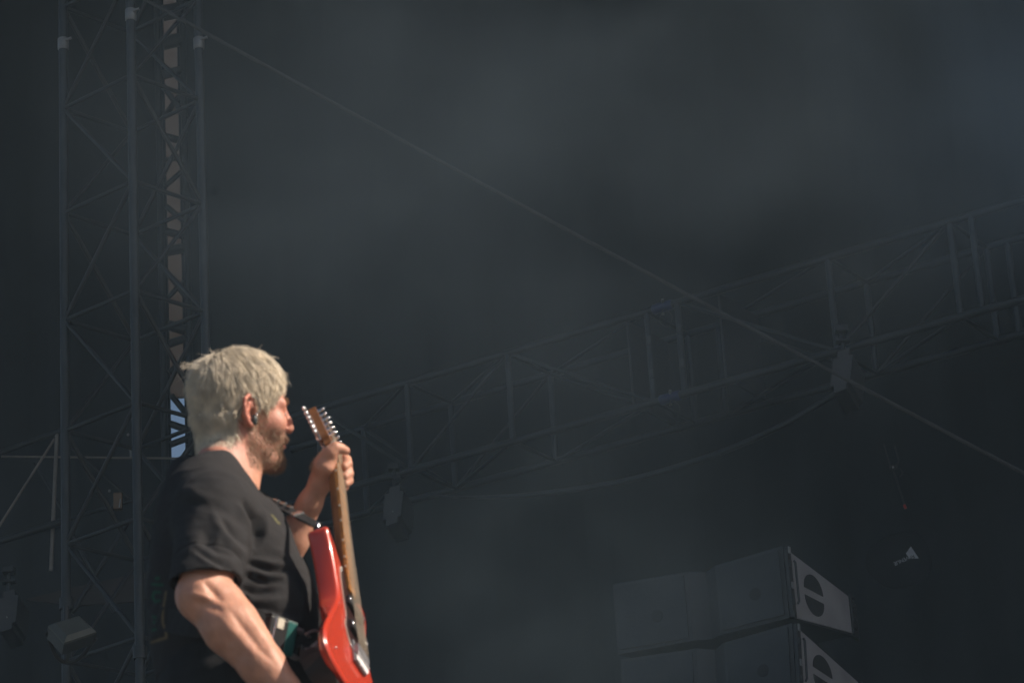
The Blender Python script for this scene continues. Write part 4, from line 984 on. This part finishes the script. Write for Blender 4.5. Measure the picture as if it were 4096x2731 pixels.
lbar((150, 1195), (330, 1140), 10, .2, nm='chord', m='alu'); lbar((316, 1080), (322, 1160), 7, .5, nm='post'); lbar((145, 1010), (300, 1145), 7, .35, nm='diagonal', m='black_metal')
lbar((165, 1408), (300, 1190), 10, -.1, nm='diagonal', m='black_metal'); lbar((150, 1195), (262, 1405), 10, -.1, nm='diagonal', m='black_metal')
# board behind it
mb = MB(); mb.prism([at(100, 2395, LY+1.2), at(300, 2420, LY+1.2), at(560, 2402, LY+1.2), at(605, 2385, LY+1.2), at(605, 2280, LY+1.2), at(300, 2345, LY+1.2)], np.array([0, .03, 0])); o = mb.build('sheet_board', M['board'], None); tag(o, 'dull brown panel behind the crossed braces at lower left', 'panel')
# small warm fittings by the tower
sf = thing('rigging_shackle', 'small brass coloured shackle fitting hung beside the left tower', 'shackle', at(470, 2000, 16.5))
mb = MB(); mb.box(at(472, 2005, 16.5), np.eye(3), (.025, .02, .05), .006); mb.build('block', mat('brass', (.16, .10, .06), .4, .6, var=.3), sf)
mb = MB(); mb.tube(catmull([at(508, 1790, 16.5), at(522, 1800, 16.5), at(523, 1825, 16.5)], 5), .006, 8); mb.build('hook', M['alu_bright'], sf)
mb = MB(); mb.tube([at(482, 1995, 16.45), at(477, 2028, 16.45)], .004, 8); mb.build('pin', M['alu_bright'], sf)
for q_ in ((438, 1962), (513, 1738)):
    mb = MB(); mb.ball(at(*q_, 16.45), .009, None, 8); mb.build('stud', M['alu_bright'], sf)

# ------------------------------------------------------------------ floodlight
FY = 12.5
fo = [at(192, 2500, FY), at(318, 2462, FY+.10), at(388, 2526, FY+.04), at(256, 2570, FY-.06)]
fc = sum(fo)/4; fn = unit(np.cross(fo[1]-fo[0], fo[3]-fo[0])); fn = fn if fn @ (CAM-fc) > 0 else -fn
fd = thing('floodlight', 'flat floodlight with pale square lens tilted down from the left drape', 'lamp', fc)
mb = MB(); mb.prism([fc+(p-fc)*1.0-fn*.01 for p in fo], -fn*.05); mb.build('housing', M['black_metal'], fd)
mb = MB(); r1 = [fc+(p-fc)*.985 for p in fo]; r2 = [fc+(p-fc)*.72+fn*.018 for p in fo]
mb.add([p-fn*.01 for p in r1]+r1+r2, [(i, (i+1) % 4, (i+1) % 4+4, i+4) for i in range(4)]+[(i+4, (i+1) % 4+4, (i+1) % 4+8, i+8) for i in range(4)]+[(8, 9, 10, 11)]); mb.build('lens', M['lens'], fd)
mb = MB(); mb.tube(catmull([fo[0]-fn*.03, fc-fn*.14+(fo[0]-fc)*.5, fc-fn*.17, fc-fn*.14+(fo[2]-fc)*.5, fo[2]-fn*.03], 5), .010, 8); mb.tube([fc-fn*.17, fc-fn*.17+np.array([0, 0, .25])], .012, 8); mb.build('yoke', M['black_metal'], fd)

# ------------------------------------------------------------------ haze over the stage
hm_ = bpy.data.materials.new('haze'); hm_.use_nodes = True; n_ = hm_.node_tree; n_.nodes.clear()
pv = n_.nodes.new('ShaderNodeVolumePrincipled'); pv.inputs['Density'].default_value = .0023; pv.inputs['Color'].default_value = (.56, .80, 1, 1); pv.inputs['Anisotropy'].default_value = .0
oo = n_.nodes.new('ShaderNodeOutputMaterial'); n_.links.new(pv.outputs[0], oo.inputs['Volume'])
mb = MB(); mb.box((0, 8, 8.0), np.eye(3), (31, 31, 9.2)); hz = mb.build('haze', hm_); tag(hz, kind='stuff')

# drifting smoke, thicker in places, as soft-edged bodies of noise density
def smoke(label_c, r, dens, col, sc, seed):
    c = np.asarray(label_c); m = bpy.data.materials.new('smoke'); m.use_nodes = True; n = m.node_tree; n.nodes.clear()
    tc = n.nodes.new('ShaderNodeTexCoord'); ln = n.nodes.new('ShaderNodeVectorMath'); ln.operation = 'LENGTH'; n.links.new(tc.outputs['Object'], ln.inputs[0])
    fall = n.nodes.new('ShaderNodeMapRange'); fall.interpolation_type = 'SMOOTHERSTEP'; fall.inputs['From Min'].default_value = 1.0; fall.inputs['From Max'].default_value = .15
    n.links.new(ln.outputs['Value'], fall.inputs['Value'])
    mp = n.nodes.new('ShaderNodeMapping'); mp.inputs['Location'].default_value = (seed*3.1, seed*1.7, seed*.9); n.links.new(tc.outputs['Object'], mp.inputs['Vector'])
    no = n.nodes.new('ShaderNodeTexNoise'); no.inputs['Scale'].default_value = sc; no.inputs['Detail'].default_value = 5; no.inputs['Distortion'].default_value = .6; n.links.new(mp.outputs[0], no.inputs['Vector'])
    mr = n.nodes.new('ShaderNodeMapRange'); mr.inputs['From Min'].default_value = .35; mr.inputs['From Max'].default_value = .68; mr.inputs['To Max'].default_value = dens; n.links.new(no.outputs['Fac'], mr.inputs['Value'])
    mu = n.nodes.new('ShaderNodeMath'); mu.operation = 'MULTIPLY'; n.links.new(fall.outputs[0], mu.inputs[0]); n.links.new(mr.outputs[0], mu.inputs[1])
    pv = n.nodes.new('ShaderNodeVolumePrincipled'); pv.inputs['Color'].default_value = (*col, 1); n.links.new(mu.outputs[0], pv.inputs['Density'])
    oo = n.nodes.new('ShaderNodeOutputMaterial'); n.links.new(pv.outputs[0], oo.inputs['Volume'])
    mb = MB(); mb.ball((0, 0, 0), 1.0, None, 24); o = mb.build('smoke', m); o.location = tuple(c); o.scale = tuple(r); tag(o, kind='stuff'); return o
smoke(at(2150, 480, 9.0), (2.3, 1.7, 1.6), .085, (.62, .82, 1), 2.6, 1)
smoke(at(2250, 2350, 8.6), (1.0, 1.4, .7), .06, (.62, .84, 1), 2.4, 2)
smoke(at(4000, 300, 9.4), (.9, 1.4, 1.0), .08, (.42, .66, 1), 1.5, 3)
